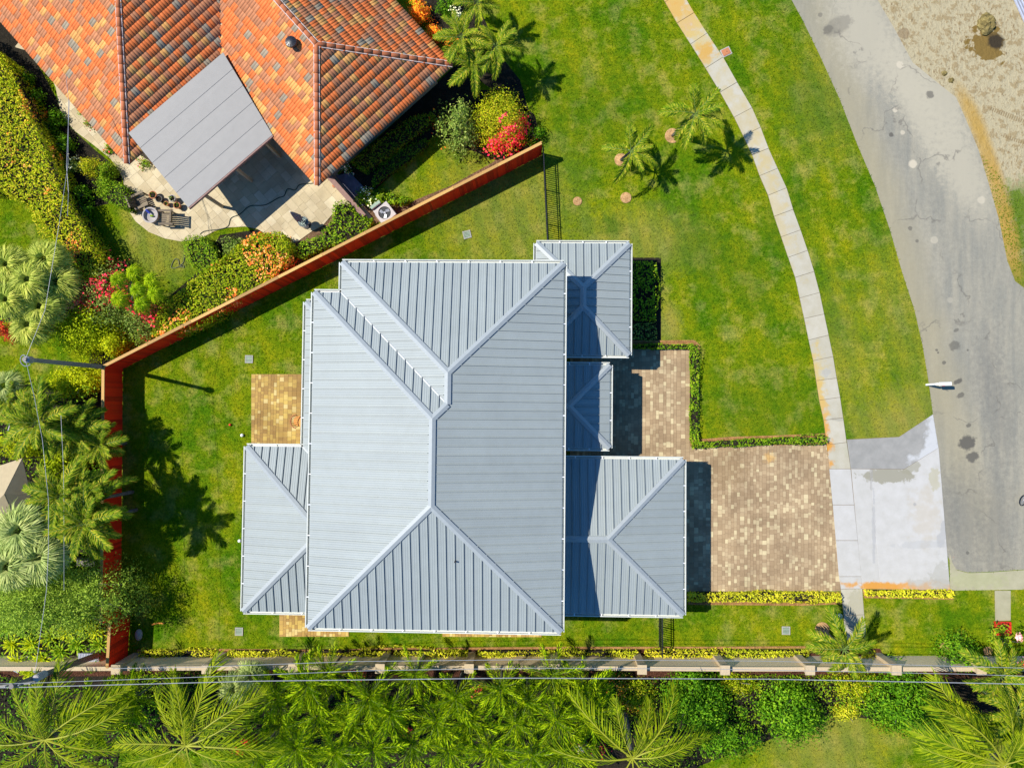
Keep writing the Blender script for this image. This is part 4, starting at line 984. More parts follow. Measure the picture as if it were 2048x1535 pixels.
def palm(name,label,px,py,h,kind,L,n,base=None,group=None,elev=(1.2,-.25),azs=None,tr=.13,seed=0,part='frond',wind=None):
    """px,py: where the crown centre is seen; h: crown height"""
    r=random.Random(seed+int(px)); p=at(px,py,h)
    b=at(base[0],base[1],0) if base else Vector((p.x,p.y,0))
    t=thing(name,label,'palm tree',(b.x,b.y,0),0,group); c=p-Vector((b.x,b.y,0))
    m=MB(); K=10; pts=[];rs=[]
    for i in range(K+1):
        u=i/K; pts.append((c.x*u+ .15*math.sin(u*3)*0, c.y*u, c.z*u)); rs.append(tr*(1.25-.45*u)*(1.06 if i%2 else 1))
    m.tube(pts,rs,9); m.build('trunk',M['trunk'],t,smooth=True)
    if kind=='coco':
        for k in range(7):
            mm=MB(); a_=k*.9; mm.lathe([(.0,-.14),(.08,-.1),(.1,0),(.07,.1),(0,.13)],10,(c.x+.2*math.cos(a_),c.y+.2*math.sin(a_),c.z-.12)); mm.build('coconut',M['rachis'],t,smooth=True)
    lst=azs if azs else [(i*2.399+r.uniform(-.25,.25)) for i in range(n)]
    for i,a in enumerate(lst):
        u=(i+.5)/len(lst)
        if azs: a,ln,el=a
        else: ln=L*r.uniform(.82,1.1)*(.75+.25*min(1,u*2)); el=elev[0]+(elev[1]-elev[0])*u+r.uniform(-.12,.12)
        if wind is not None and not azs:
            a+= .35*math.sin(wind-a)
        src=(FR[kind] if kind in FR else FAN[kind])[i%(3 if kind in FR else 2)]
        ob=bpy.data.objects.new(part,src); COL.objects.link(ob); ob.parent=t; ob.location=c
        ob.rotation_euler=(r.uniform(-.75,.75) if kind=='coco' else r.uniform(-.4,.4),-el,a); ob.scale=(ln,ln,ln)
    return t
# ------------------------------------------------------------------ planting
def tips(cx,cy,h,lst):
    c=at(cx,cy,h); out=[]
    for i,tp in enumerate(lst):
        x,y=tp[:2]; el=tp[2] if len(tp)>2 else .32
        q=at(x,y,h+.1); d=math.hypot(q.x-c.x,q.y-c.y); out.append((math.atan2(q.y-c.y,q.x-c.x), d/.86, el))
    return out
palm('coconut_palm','coconut palm in the bottom left corner with its bare grey trunk showing',90,1478,5,'coco',2.6,0,base=(222,1390),azs=tips(90,1478,5,[(22,1378),(60,1392,.6),(105,1352,.5),(150,1350),(212,1370),(-10,1445),(238,1455),(232,1505),(180,1560),(100,1580),(20,1560),(-40,1500),(130,1410,.9),(60,1440,.9)]),tr=.15)
palm('coconut_palm','coconut palm right of the corner one, leaning trunk above foxtail palms',372,1490,5,'coco',2.6,0,base=(462,1440),azs=tips(372,1490,5,[(308,1402),(345,1362),(388,1372,.5),(432,1338),(482,1372),(242,1462),(505,1445),(535,1475),(480,1545),(400,1595),(300,1560),(250,1530),(395,1430,.9)]),tr=.14)
palm('coconut_palm','coconut palm over red and white flowers at the bottom centre',1265,1515,4.4,'coco',2.6,0,base=(1247,1420),azs=tips(1265,1515,4.4,[(1145,1415),(1216,1422),(1318,1420),(1382,1420),(1392,1448,.2),(1112,1522),(1388,1512),(1330,1590),(1200,1600),(1265,1610),(1285,1462,.9)]),tr=.14)
palm('coconut_palm','coconut palm in the bottom right corner with long yellow ribbed fronds',2008,1528,5,'coco',2.6,0,base=(1950,1470),azs=tips(2008,1528,5,[(1918,1368),(1862,1408),(1850,1466),(2075,1440),(1868,1522),(2110,1490),(2048,1400),(1900,1590),(2000,1630),(2100,1570),(1985,1450,.9)]),tr=.15)
fox=[('wall',[(262,1392),(548,1396),(615,1368),(652,1340),(742,1392),(836,1352),(905,1396),(1000,1374),(1062,1396),(1102,1352),(1166,1378)]),
     ('middle',[(205,1440),(560,1440),(640,1428),(700,1448),(782,1424),(866,1436),(945,1438),(1030,1442),(1112,1440),(1180,1430)]),
     ('bottom',[(520,1510),(592,1492),(668,1500),(742,1498),(820,1488),(905,1502),(985,1496),(1060,1512),(1130,1498)])]
ordn=['first','second','third','fourth','fifth','sixth','seventh','eighth','ninth','tenth','eleventh']
for rn,ls in fox:
    for i,(x,y) in enumerate(ls):
        palm('foxtail_palm','bushy foxtail palm, %s from the left in the %s'%(ordn[i],{'wall':'row nearest the tan wall','middle':'middle foxtail row','bottom':'foxtail row nearest the bottom'}[rn]),x+random.uniform(-8,8),y+random.uniform(-6,6),random.uniform(2.4,3.8),'fox',random.uniform(1.4,1.95),random.choice((15,17,19)),group='foxtail palms massed beyond the tan wall',elev=(1.35,-.2),tr=.07,seed=i)
palm('young_palm','taller young palm with mulch ring on the front lawn nearest the curved sidewalk',1390,228,3.6,'are',1.7,13,base=(1345,272),tr=.07,elev=(1.15,-.35),wind=.2)
palm('young_palm','shorter young palm with mulch ring on the front lawn nearer the house',1262,302,2.3,'are',1.6,12,base=(1242,320),tr=.06,elev=(1.1,-.5),wind=.2)
palm('young_palm','young palm growing over the end of the sidewalk by the tan wall',1688,1296,2.7,'are',1.75,13,base=(1645,1258),tr=.06,elev=(1.0,-.45))
for i,(x,y,h,L,lb) in enumerate([(923,75,3.2,1.5,'left'),(946,128,2.8,1.45,'lower'),(992,92,3.0,1.5,'right hand'),(955,5,2.6,1.4,'topmost')]):
    palm('garden_palm','%s of the green palms between the tile roof corner and the front lawn'%lb,x,y,h,'are',L,15,tr=.06,group='palms by the tile house corner')
for i,(x,y,h,L,lb) in enumerate([(80,845,3.6,1.9,'yellowish feather palm crossed by the cable left of the red fence'),(150,860,2.5,1.7,'green feather palm beside the upper left fence boards'),(125,990,4.2,1.9,'feather palm between the tan shade sail and the red fence'),(185,1000,3.7,1.8,'feather palm whose fronds reach over the red fence boards'),(172,1045,4.6,1.8,'low feather palm just above the grey bench by the fence'),(20,800,3.0,1.5,'feather palm cut by the left edge above the shade sail'),(200,890,2.4,1.3,'small feather palm brushing the red fence')]):
    palm('feather_palm',lb,x,y,h,'are',L*1.05,21,tr=.08,elev=(1.35,-.35),group='feather palms behind the red fence')
for x,y,h,lb in [(95,520,3.0,'topmost pale green fan palm beside the left hedge'),(60,650,2.6,'lowest pale green fan palm above the small lawn'),(20,530,3.3,'upper left pale green fan palm cut by the edge'),(60,560,3.4,'pale green fan palm in the middle of its clump'),(118,565,2.6,'pale green fan palm nearest the bougainvillea'),(85,612,2.8,'pale green fan palm where the two cables cross'),(20,600,3.4,'pale green fan palm half cut by the left edge')]:
    palm('fan_palm',lb,x,y,h,'p_fan',1.05,44,tr=.11,group='pale green fan palm clump',part='fan_leaf',elev=(1.2,-.35))
for x,y,h,lb in [(45,1060,4.6,'upper silver green fan palm beside the shade sail'),(85,1110,4.4,'silver green fan palm nearest the red fence'),(25,1130,4.6,'silver green fan palm at the left edge below the shade sail')]:
    palm('fan_palm',lb,x,y,h,'p_blue',1.3,50,tr=.12,group='silver fan palm clump',part='fan_leaf',elev=(1.2,-.35),base=(x+60,y-30))
for x,y,h,lb in [(15,770,3.2,'dark fan palm at the left edge above the yellow palm'),(470,1375,2.4,'low silvery fan palm among the foxtail palms'),(505,1350,2.2,'low silvery fan palm against the tan wall')]:
    palm('fan_palm',lb,x,y,h,'p_blue',.85,20,tr=.08,part='fan_leaf')
palm('feather_palm','feather palm at the right edge overhanging the tan wall',2000,1350,3.2,'are',1.7,14,tr=.07)
palm('feather_palm','feather palm in the bed below the wall at the right edge',2030,1420,3.0,'are',1.7,14,tr=.07)

hedge('hedge','large golden green hedge along the left edge above the fan palms','hedge',[(-90,40),(4,108),(45,200),(85,290),(120,384),(165,460),(190,520),(182,562),(150,548),(112,500),(84,466),(52,418),(8,385),(-90,360)],2.0,'l_hedge',.13,120,.25,'f_orange',.02,'blossom',.1)
hedge('hedge','long golden green hedge with orange blooms following the red fence','hedge',[(300,672),(325,610),(385,552),(432,522),(470,491),(510,466),(560,461),(577,488),(575,518),(540,560),(480,600),(420,637),(350,664)],1.55,'l_hedge',.12,150,.15,'f_orange',.09,'blossom',.12,floc=lambda p:fbm(p,.5,8)>-.2)
hedge('hedge','clipped square green hedge at the edge of the travertine patio','hedge',[(361,478),(382,470),(405,470),(428,500),(436,528),(398,548),(372,522)],1.2,'l_mid',.1,170,.06)
hedge('shrub_row','bright green shrubs between patio and red fence below the condenser','shrubs',[(580,500),(605,486),(640,470),(662,440),(668,402),(690,398),(712,425),(745,436),(738,458),(700,478),(650,494),(600,515)],.9,'l_mid',.13,90,.3)
hedge('clipped_hedge','narrow lime hedge in the shade of the tile roof, upper band','hedge',[(700,322),(760,278),(820,232),(862,222),(872,232),(820,275),(760,318),(728,342)],.9,'l_mid',.09,120,.1)
hedge('clipped_hedge','dark green hedge edging the small back lawn, lower band','hedge',[(742,362),(752,340),(800,298),(850,275),(862,282),(820,318),(770,352),(745,376)],.55,'l_dark',.08,150,.1)
shrub('topiary','round golden topiary ball beside the curved garden path','topiary',181,332,21,1.3,'l_hedge',.08,1800,lump=.05,core=.8)
shrub('topiary','round green shrub right of the golden topiary ball','shrub',210,338,20,1.2,'l_mid',.09,1400,lump=.1)
shrub('shrub','olive green shrub below the two round topiaries','shrub',208,372,22,1.1,'l_mid',.1,1400)
hedge('clipped_hedge','clipped green hedge wedge touching the fire pit side of the patio','hedge',[(205,355),(240,366),(254,380),(256,420),(232,412),(202,396)],1.0,'l_mid',.09,150,.08)
for x,y,r,h,lf,lb in [(88,255,26,.9,'l_dark','dark shaded shrub left of the curved path'),(110,235,18,.8,'l_dark','small dark shrub touching the curved path'),(125,285,22,.9,'l_dark','dark shrub beside the hanging cable'),(160,385,20,1,'l_dark','deep green shrub below the topiaries'),(70,190,20,.8,'l_dark','dark shrub in the shade near the tile eave'),(140,330,16,.7,'l_grey','grey green plant with white blooms beside the cable'),(165,420,22,.8,'l_dark','dark shrub in the hedge shadow'),(45,150,18,1.0,'l_dark','dark shrub beside the top of the left hedge')]:
    shrub('shrub',lb,'shrub',x,y,r,h,lf,.12,700,flower='f_white' if 'white' in lb else None,fden=.05)
shrub('flowering_plant','small red and yellow flowering plant in the dark bed left of the path','flowers',82,232,12,.6,'f_croton',.12,160,flower='f_red',fden=.2)
# plants creeping from the tile house wall
for x,y,r,lb in [(165,225,12,'upper'),(180,245,14,'middle'),(215,295,12,'lower'),(285,325,14,'corner')]:
    shrub('wall_plant','%s low green plant with pink blooms at the foot of the tile house'%lb,'plant',x,y,r,.5,'l_mid',.1,260,flower='f_pink',fden=.12)
# bougainvillea and companions
shrub('bougainvillea','grey green bougainvillea with pink bracts above the big yellow green bush','bougainvillea',215,600,62,2.4,'l_grey',.11,7500,ry=58,lump=.3,flower='f_pink',fden=.16,fsize=.14,fname='bract')
shrub('bougainvillea','bougainvillea sprawling between the mop-headed plant and the red fence','bougainvillea',285,650,50,1.9,'l_grey',.1,5200,ry=42,lump=.3,flower='f_pink',fden=.12,fsize=.14,fname='bract')
shrub('bush','large yellow green bush filling the angle above the utility pole','bush',165,660,64,2.1,'l_yel',.12,9500,ry=50,lump=.22)
shrub('bush','yellow green bush left of the fence corner below the utility pole','bush',150,758,62,1.6,'l_yel',.12,6500,ry=34,lump=.25)
shrub('bush','yellow green shrub against the red fence above the pole top','bush',225,690,30,1.7,'l_yel',.12,3000,ry=24,lump=.25)
shrub('bush','rust coloured bush at the left edge beside the small lawn','bush',5,660,20,1.6,'f_red',.12,900)
shrub('bush','bright green leafy tree beside the tan shade sail','tree',112,925,52,2.8,'l_yel',.14,6500,ry=46,lump=.3)
shrub('bush','golden green bush above the shade sail at the left edge','bush',22,890,36,2.2,'l_yel',.13,1900,lump=.25)
shrub('bush','shaded shrub with pale flowers against the red fence','bush',180,905,20,1.8,'l_dark',.12,900,flower='f_white',fden=.06)
shrub('bush','dark green shrub between the bench and the silver palm','bush',130,1140,24,1.4,'l_dark',.13,900)
shrub('bush','small green plant by the fence above the slatted bench','plant',180,1085,20,1.0,'l_mid',.16,500)
shrub('feathery_tree','wide feathery tree spreading over the lower end of the red fence','tree',120,1205,122,5.4,'l_fern',.13,24000,ry=72,lump=.32,core=.35,asp=.35)
shrub('feathery_tree','feathery tree at the left edge below the silver palms','tree',10,1200,60,3.4,'l_fern',.13,8200,ry=70,lump=.3,core=.35,asp=.35)
# long twigs that reach over the fence
tw_=thing('feathery_tree','thin leafy twigs of the feathery tree reaching across the red fence','branch',tuple(at(205,1190,0)))
X=[];m=MB(); o=Vector(tw_.location)
for (x0,y0,x1,y1) in ((190,1165,250,1168),(195,1190,228,1222),(200,1195,262,1222),(190,1210,244,1205),(170,1222,218,1246)):
    a=at(x0,y0,3.0); b=at(x1,y1,2.6); mid=(a+b)/2+Vector((0,0,.2)); m.tube([a-o,mid-o,b-o],[.02,.012,.005],4)
    for k in range(70):
        u=random.random(); q=(a*(1-u)+b*u); X.append((q.x+random.uniform(-.13,.13),q.y+random.uniform(-.13,.13),q.z+random.uniform(-.05,.2)))
m.build('stem',M['trunk'],tw_); X=np.array(X); foliage(tw_,X,np.tile([0,0,1.],(len(X),1)),'l_fern',.12,asp=.4,name='foliage')
# top strip beside the tile house
shrub('croton','orange and yellow croton bush running along the eave at the top edge','croton',838,18,26,1.2,'f_croton',.13,1500,ry=22,rot=-.8)
shrub('croton','orange croton bush in the middle of the row beside the tile eave','croton',868,62,22,1.1,'f_croton',.13,1200,ry=14,rot=-1.0)
shrub('croton','small orange croton nearest the tile roof corner','croton',905,92,17,.9,'f_croton',.13,900)
shrub('shrub','bare branched pale plant at the top edge among the palms','shrub',912,22,16,1.2,'f_white',.1,160,lump=.5)
shrub('shrub','dark leafy shrub at the top edge behind the crotons','shrub',890,5,24,1.2,'l_dark',.12,900)
shrub('shrub','grey green leafy shrub left of the bougainvillea with few yellow blooms','shrub',918,252,44,2.2,'l_grey',.16,2600,ry=50,lump=.3,flower='f_croton',fden=.02,asp=.45)
shrub('bougainvillea','rounded bougainvillea edged with bright pink bracts beside the red fence end','bougainvillea',1000,235,58,2.4,'l_hedge',.1,9000,ry=62,lump=.1,flower='f_pink',fden=.2,fsize=.15,fname='bract',floc=lambda p:((p[:,0]-at(1000,235,1.4).x)*.75-(p[:,1]-at(1000,235,1.4).y)*.65)>.3)
shrub('shrub','low dark shrub behind the bougainvillea on the lawn side','shrub',1068,268,20,.8,'l_dark',.13,500)
shrub('flowering_shrub','white flowering shrub beside the slate paving near the condenser','flowering shrub',728,392,22,1.0,'l_mid',.15,700,flower='f_white',fden=.14,fsize=.1)
for x,y,r,lb in [(760,392,14,'left'),(785,398,14,'middle'),(808,404,12,'right')]:
    shrub('low_shrub','%s small bright shrub on the bark bed above the condenser'%lb,'shrub',x,y,r,.6,'l_mid',.14,300)
shrub('shrub','grey green shrub between the clipped square hedge and the long hedge','shrub',463,492,30,1.0,'l_grey',.12,1300,ry=24)
shrub('white_flower_plant','white flowering plant in the dark corner below the tile eave','flowers',690,338,12,.8,'l_dark',.1,160,flower='f_white',fden=.3,fsize=.08)
# bed in the shade of the north-east roof, hedge round the paved corner, golden strips
hedge('shrub_bed','dark green shrubs in the shade east of the north east roof','shrubs',[(1258,522),(1312,524),(1312,640),(1258,640)],.55,'l_mid',.16,60,.3,core=False)
hedge('shrub_bed','pale grasses at the lower end of the shaded east bed','shrubs',[(1258,645),(1312,645),(1310,678),(1258,678)],.4,'l_grey',.12,70,.2,core=False)
hedge('low_hedge','low green hedge along the top of the paved corner','hedge',[(1266,688),(1385,688),(1390,697),(1266,697)],.4,'l_mid',.12,140,.15)
hedge('low_hedge','low green hedge down the side of the paved corner','hedge',[(1383,694),(1398,694),(1398,888),(1382,888)],.4,'l_mid',.12,140,.2)
hedge('low_hedge','low green hedge along the upper edge of the driveway','hedge',[(1384,884),(1460,880),(1560,876),(1654,873),(1654,884),(1560,888),(1460,893),(1384,897)],.4,'l_mid',.12,140,.2)
hedge('golden_hedge','yellow leafed strip along the lower edge of the paver driveway','hedge',[(1376,1184),(1682,1187),(1684,1204),(1376,1204)],.4,'l_lime',.12,170,.12)
hedge('golden_hedge','yellow leafed strip below the white concrete apron','hedge',[(1732,1181),(1908,1182),(1908,1195),(1734,1193)],.35,'l_lime',.12,170,.15)
segs=[(280,428,'left of the first inner pier'),(455,600,'second stretch'),(612,770,'third stretch, under the overhanging palms'),(785,935,'fourth stretch'),(955,1108,'fifth stretch'),(1122,1276,'sixth stretch'),(1292,1436,'seventh stretch, crossed by the iron fence'),(1448,1618,'last stretch before the young palm')]
for x0,x1,lb in segs:
    hedge('golden_hedge','yellow plants along the tan wall, '+lb,'hedge',[(x0,1302),(x1,1302),(x1,1315),(x0,1315)],.42,'l_lime',.12,150,.25)
shrub('golden_shrub','golden shrub in the bed under the palm at the sidewalk end','shrub',1730,1308,24,.5,'l_lime',.12,500,ry=12)
# shrubs beyond the wall on the right
shrub('bush','deep green layered bush, left of the three below the wall','bush',1395,1412,72,2.6,'l_dark',.15,6000,ry=64,lump=.25)
shrub('bush','deep green layered bush, middle of the three below the wall','bush',1590,1425,68,2.6,'l_dark',.15,6000,ry=66,lump=.25)
shrub('bush','deep green layered bush, right of the three below the wall','bush',1820,1425,78,2.6,'l_dark',.15,6800,ry=72,lump=.25)
shrub('bush','narrow dark green bush between the coconut palm and the left layered bush','bush',1460,1480,48,2.0,'l_dark',.14,2600,lump=.3)
shrub('bush','olive shrub behind the first layered bush near the wall','bush',1480,1372,40,1.3,'l_hedge',.1,1900,ry=22,lump=.25)
shrub('bush','olive shrub between the middle and right layered bushes','bush',1715,1378,48,1.3,'l_hedge',.1,2400,ry=26,lump=.25)
shrub('golden_shrub','bright yellow shrub on a brown strip between the layered bushes','shrub',1697,1425,34,.7,'l_lime',.11,1500,ry=17)
shrub('golden_shrub','yellow shrubs beside the right coconut palm','shrub',1930,1430,34,.8,'l_lime',.11,1200,ry=26)
shrub('orange_shrub','green and orange flowering shrub above the centre coconut palm','shrub',1272,1395,46,1.2,'l_hedge',.1,2600,ry=40,flower='f_orange',fden=.15)
shrub('rose_bush','dark bush dotted with orange and white roses by the centre coconut palm','bush',1232,1372,36,1.0,'l_dark',.11,1000,ry=42,flower='f_orange',fden=.14)
shrub('flower_bed','red and white flowers at the foot of the centre coconut palm','flowers',1180,1498,44,.5,'l_dark',.1,500,ry=14,flower='f_pink',fden=.3,fsize=.12)
shrub('flower_bed','white flowers left of the centre coconut palm foot','flowers',1165,1500,22,.55,'l_dark',.1,200,ry=10,flower='f_white',fden=.3,fsize=.12)
shrub('red_plant','dark red leaved plant at the bottom edge beside the second coconut palm','plant',492,1495,24,.7,'f_red',.14,600,ry=20)
for x,y,lb in [(712,1352,'near the tan wall'),(960,1385,'between the foxtail palms at centre'),(815,1465,'deep among the foxtail palms')]:
    shrub('red_plant','pink and red flowers in a dark gap '+lb,'flowers',x,y,16,.7,'f_pink',.1,150,lump=.4)
shrub('bush','dense dark green round bush on the lawn right of the sidewalk end','bush',1922,1305,38,1.9,'l_dark',.12,3000,ry=40,lump=.12)
shrub('flowering_bush','leafy bush with two large pink blooms at the right edge by the grate','bush',2022,1288,34,1.6,'l_mid',.2,420,lump=.3,asp=.3)
for x,y,z in ((2038,1274,1.7),(2045,1325,1.6)):
    p=at(x,y,z); t=None
    fl=bpy.data.objects[[o.name for o in bpy.data.objects if o.get('label','').startswith('leafy bush with two')][0]]
    X,N=dome(p.x,p.y,.16,.16,.22,60,.1); X[:,2]+=z-.1; c=leaves(X,N,.12,.8)-np.array(fl.location); link('bloom',np_mesh('bloom',c,4),M['f_rose'],fl)
hedge('ground_cover','small leaved ground cover along the far side of the tan wall','ground cover',[(1480,1352),(1900,1352),(1900,1366),(1480,1366)],.35,'l_mid',.1,50,.15,core=False)
hedge('ground_cover','low green planting on the far side of the wall at the left','ground cover',[(215,1352),(460,1350),(460,1378),(215,1385)],.5,'l_mid',.12,70,.2,core=False)
hedge('ground_cover','tangled green planting filling the bank between the layered bushes','ground cover',[(1200,1358),(1860,1358),(1850,1400),(1740,1432),(1660,1418),(1560,1462),(1420,1520),(1330,1560),(1200,1480)],.6,'l_mid',.13,32,.35,core=False)
hedge('ground_cover','mixed green undergrowth under the palms behind the red fence','ground cover',[(-60,780),(200,770),(203,1240),(205,1338),(-60,1345)],.8,'l_mid',.15,26,.5,core=False)
hedge('ground_cover','dark undergrowth round the trunks of the two left coconut palms','ground cover',[(-60,1352),(215,1385),(330,1400),(300,1480),(240,1500),(220,1640),(-60,1640)],.6,'l_dark',.15,26,.4,core=False)
hedge('ground_cover','undergrowth below the pale fan palms and bougainvillea','ground cover',[(-60,540),(170,545),(330,600),(300,680),(215,725),(170,640),(60,665),(-60,650)],.8,'l_mid',.14,30,.4,core=False)
hedge('ground_cover','ground cover in the gaps under the foxtail palms','ground cover',[(230,1392),(1190,1392),(1190,1560),(560,1560),(230,1480)],.3,'l_dark',.16,14,.2,core=False)
# rosette plants at lower left
def blades(n,L,w,el0,el1,droop,seed):
    r=random.Random(seed); m=MB()
    for i in range(n):
        a=i*2.399+r.uniform(-.2,.2); u=i/n; el=el0+(el1-el0)*u; l=L*r.uniform(.8,1.1)*(.6+.4*min(1,u*1.7)); d=Vector((math.cos(a)*math.cos(el),math.sin(a)*math.cos(el),math.sin(el))); s=Vector((-math.sin(a),math.cos(a),0))*w
        p0=d*.03; p1=d*l*.5+Vector((0,0,-droop*l*.15)); p2=d*l*.85+Vector((0,0,-droop*l*.5)); p3=d*l+Vector((0,0,-droop*l*.85))
        m.face([p0-s*.5,p0+s*.5,p1+s,p1-s]); m.face([p1-s,p1+s,p2+s*.7,p2-s*.7]); m.face([p2-s*.7,p2+s*.7,p3+s*.05,p3-s*.05])
    return m
rose=[(40,1255),(72,1240),(20,1290),(58,1290),(95,1275),(130,1265),(30,1325),(80,1320),(115,1305),(150,1290),(160,1255),(185,1262),(10,1255),(195,1290),(55,1345),(140,1235)]
me=blades(44,.62,.035,1.35,.15,.35,4).mesh('rosette'); me.materials.append(M['l_yel'])
me2=blades(44,.62,.035,1.35,.15,.35,9).mesh('rosette'); me2.materials.append(M['l_mid'])
rose.sort()
for i,(x,y) in enumerate(rose):
    p=at(x,y,1.0); ob=link('rosette_plant',me if i%3 else me2,None,None,(p.x,p.y,.75)); ob.rotation_euler=(0,0,i*1.3); ob.scale=(1.15,)*3
    lab='spiky green rosette plant '+('at the left edge' if x<25 else 'beside the hanging cable' if 60<x<100 else 'near the fence end' if x>150 else 'in the lower left bed')
    prop(ob,lab+(', %s from the left'%ordn[i] if i<11 else ', %s from the right'%ordn[len(rose)-1-i]),'plant','rosette plants under the feathery tree')
    m=MB(); m.tube([(0,0,-.65),(0,0,.05)],.035,6); m.build('stem',M['trunk'],ob)
# mop-headed plant with seven rounded heads
mp=thing('mop_headed_tree','multi-headed plant with seven rounded drooping green tufts by the bougainvillea','tree',tuple(at(262,610,0)))
hd=blades(260,.62,.012,1.4,.15,1.5,2).mesh('leaf_head'); hd.materials.append(M['p_fox'])
o=Vector(mp.location); m=MB()
for k,(x,y) in enumerate([(232,559),(265,544),(300,559),(307,586),(272,579),(234,596),(280,608)]):
    q=at(x,y,2.9)-o; ob=bpy.data.objects.new('leaf_head',hd); COL.objects.link(ob); ob.parent=mp; ob.location=q; ob.rotation_euler=(0,0,k); m.tube([(0,0,0),q*.45+Vector((0,0,.1)),q],[.09,.06,.04],6)
m.build('trunk',M['trunk'],mp)
# turf: short tufts over the lawns
HARD=[road_poly,sidewalk_poly,apr,wk,drive,pat1,pat2,pat3,patio,swale]+mul+[wallp,mw,P([(1600,-60)]+ROADR[1:9]+[(2200,600),(2200,-60)])]
N_=330000; c=at(1024,767,0); xy=np.column_stack([RNG.uniform(c.x-29.5,c.x+29.5,N_),RNG.uniform(c.y-22.5,c.y+22.5,N_)])
keep=np.ones(N_,bool)
for h_ in HARD: keep&=~inpoly(xy[:,0],xy[:,1],h_)
xy=xy[keep]; n=len(xy); a=RNG.uniform(0,2*PI,n); L=RNG.uniform(.05,.13,n); w_=RNG.uniform(.012,.03,n); hh=RNG.uniform(.02,.055,n)
d=np.column_stack([np.cos(a),np.sin(a)]); s_=np.column_stack([-d[:,1],d[:,0]])
p0=np.column_stack([xy-s_*w_[:,None],np.full(n,.001)]); p1=np.column_stack([xy+s_*w_[:,None],np.full(n,.001)]); p2=np.column_stack([xy+d*L[:,None],hh])
ob=link('grass',np_mesh('grass',np.stack([p0,p1,p2],1).reshape(-1,3),3),M['grass']); ob['kind']='stuff'
# ------------------------------------------------------------------ poles and cables
def pole(label,base,top,h,r0,r1,cross=True):
    b=at(*base,0) if len(base)==2 else Vector(base); t_=at(*top,h); t=thing('utility_pole',label,'utility pole',(b.x,b.y,0)); d=t_-b
    m=MB(); m.tube([(0,0,0),d],[r0,r1],10); m.build('shaft',M['pole'],t); return t,t_
pA=at(48,718,7.6)
tA,topA=pole('slender wooden utility pole rising beside the bend of the red fence',(pA.x,pA.y,0),(48,718),7.6,.13,.09)
m=MB(); m.lathe([(.1,-.3),(.16,-.28),(.16,.05),(.1,.1)],12); m.build('insulator',M['grey'],tA,(0,0,7.4))
pts=[]
for k in range(15): a=k/14*4.6+1.0; pts.append((-.12+.2*math.cos(a),-.05+.24*math.sin(a),7.5-.02*k))
m=MB(); m.tube(pts,.022,5); m.build('cable_loop',M['wire'],tA)
b=at(212,1303,0)
tB,topB=pole('leaning grey utility pole crossing the left end of the tan wall',(b.x,b.y,0),(22,1372),7.6,.17,.11)
d=topB-b
m=MB(); m.bar(d+Vector((-.9,-.12,-.25)),d+Vector((.9,.12,-.25)),.09,.1); m.build('crossarm',M['pole'],tB)
for s in (-.8,-.3,.3,.8):
    m=MB(); m.lathe([(.03,0),(.05,.05),(.03,.1),(.04,.14),(.02,.18)],10,(d.x+s,d.y+s*.13,d.z-.2)); m.build('insulator',M['grey'],tB)
q=d*.8+Vector((.3,.1,0)); m=MB(); m.lathe([(.14,-.35),(.17,-.32),(.17,.25),(.14,.3),(.05,.33)],16,tuple(q)); m.build('transformer',M['stone'],tB)
m=MB(); m.bar(d*.8+Vector((0,0,.1)),q+Vector((0,0,.1)),.06,.06); m.build('bracket',M['grey'],tB)
def cable(label,pts,r=.02,sag=.15):
    P3_=[at(*p) for p in pts]; o=Vector((P3_[0].x,P3_[0].y,0)); out=[]
    for a,b in zip(P3_,P3_[1:]):
        for k in range(8): u=k/8; out.append(a*(1-u)+b*u-Vector((0,0,sag*4*u*(1-u)))-o)
    out.append(P3_[-1]-o); m=MB(); m.tube(out,r,6); ob=m.build('cable',M['wire'],None,tuple(o)); return prop(ob,label,'cable')
cable('lowest overhead cable crossing the bottom of the picture below the others',[(-250,1377,7.4),(22,1374,7.4),(512,1361,7.2),(1024,1355,7.1),(1536,1357,7.2),(2300,1372,7.5)],.018,0)
cable('middle overhead cable running just below the tan wall coping',[(-250,1367,7.5),(30,1366,7.5),(512,1349,7.3),(740,1340,7.2),(1064,1335,7.2),(1440,1337,7.2),(1930,1347,7.3),(2300,1360,7.5)],.012,0)
cable('thin dark overhead cable running above the tan wall',[(225,1336,6.5),(400,1333,6.4),(700,1322,6.3),(1064,1318,6.3),(1536,1321,6.3),(2048,1335,6.4),(2300,1345,6.5)],.012,0)
cable('pale cable from the tile roof down the left hedge to the pole top',[(132,150,4.2),(137,200,5),(136,330,6),(118,450,6.8),(90,620,7.2),(52,715,7.5)],.011,0)
cable('pale service cable running beside the first down to the left hedge',[(139,200,5),(133,330,6),(137,384,6),(135,432,5.5)],.011,0)
cable('pale cable from the pole top down to the leaning pole',[(52,722,7.5),(68,790,7.3),(85,880,7.1),(97,1000,7.0),(97,1100,7.0),(93,1180,7.1),(75,1310,7.3),(70,1345,7.4)],.011,0)
cable('thin cable hanging over the bushes beside the red fence',[(122,830,5),(127,940,5),(128,1060,5),(128,1180,5)],.009,0)
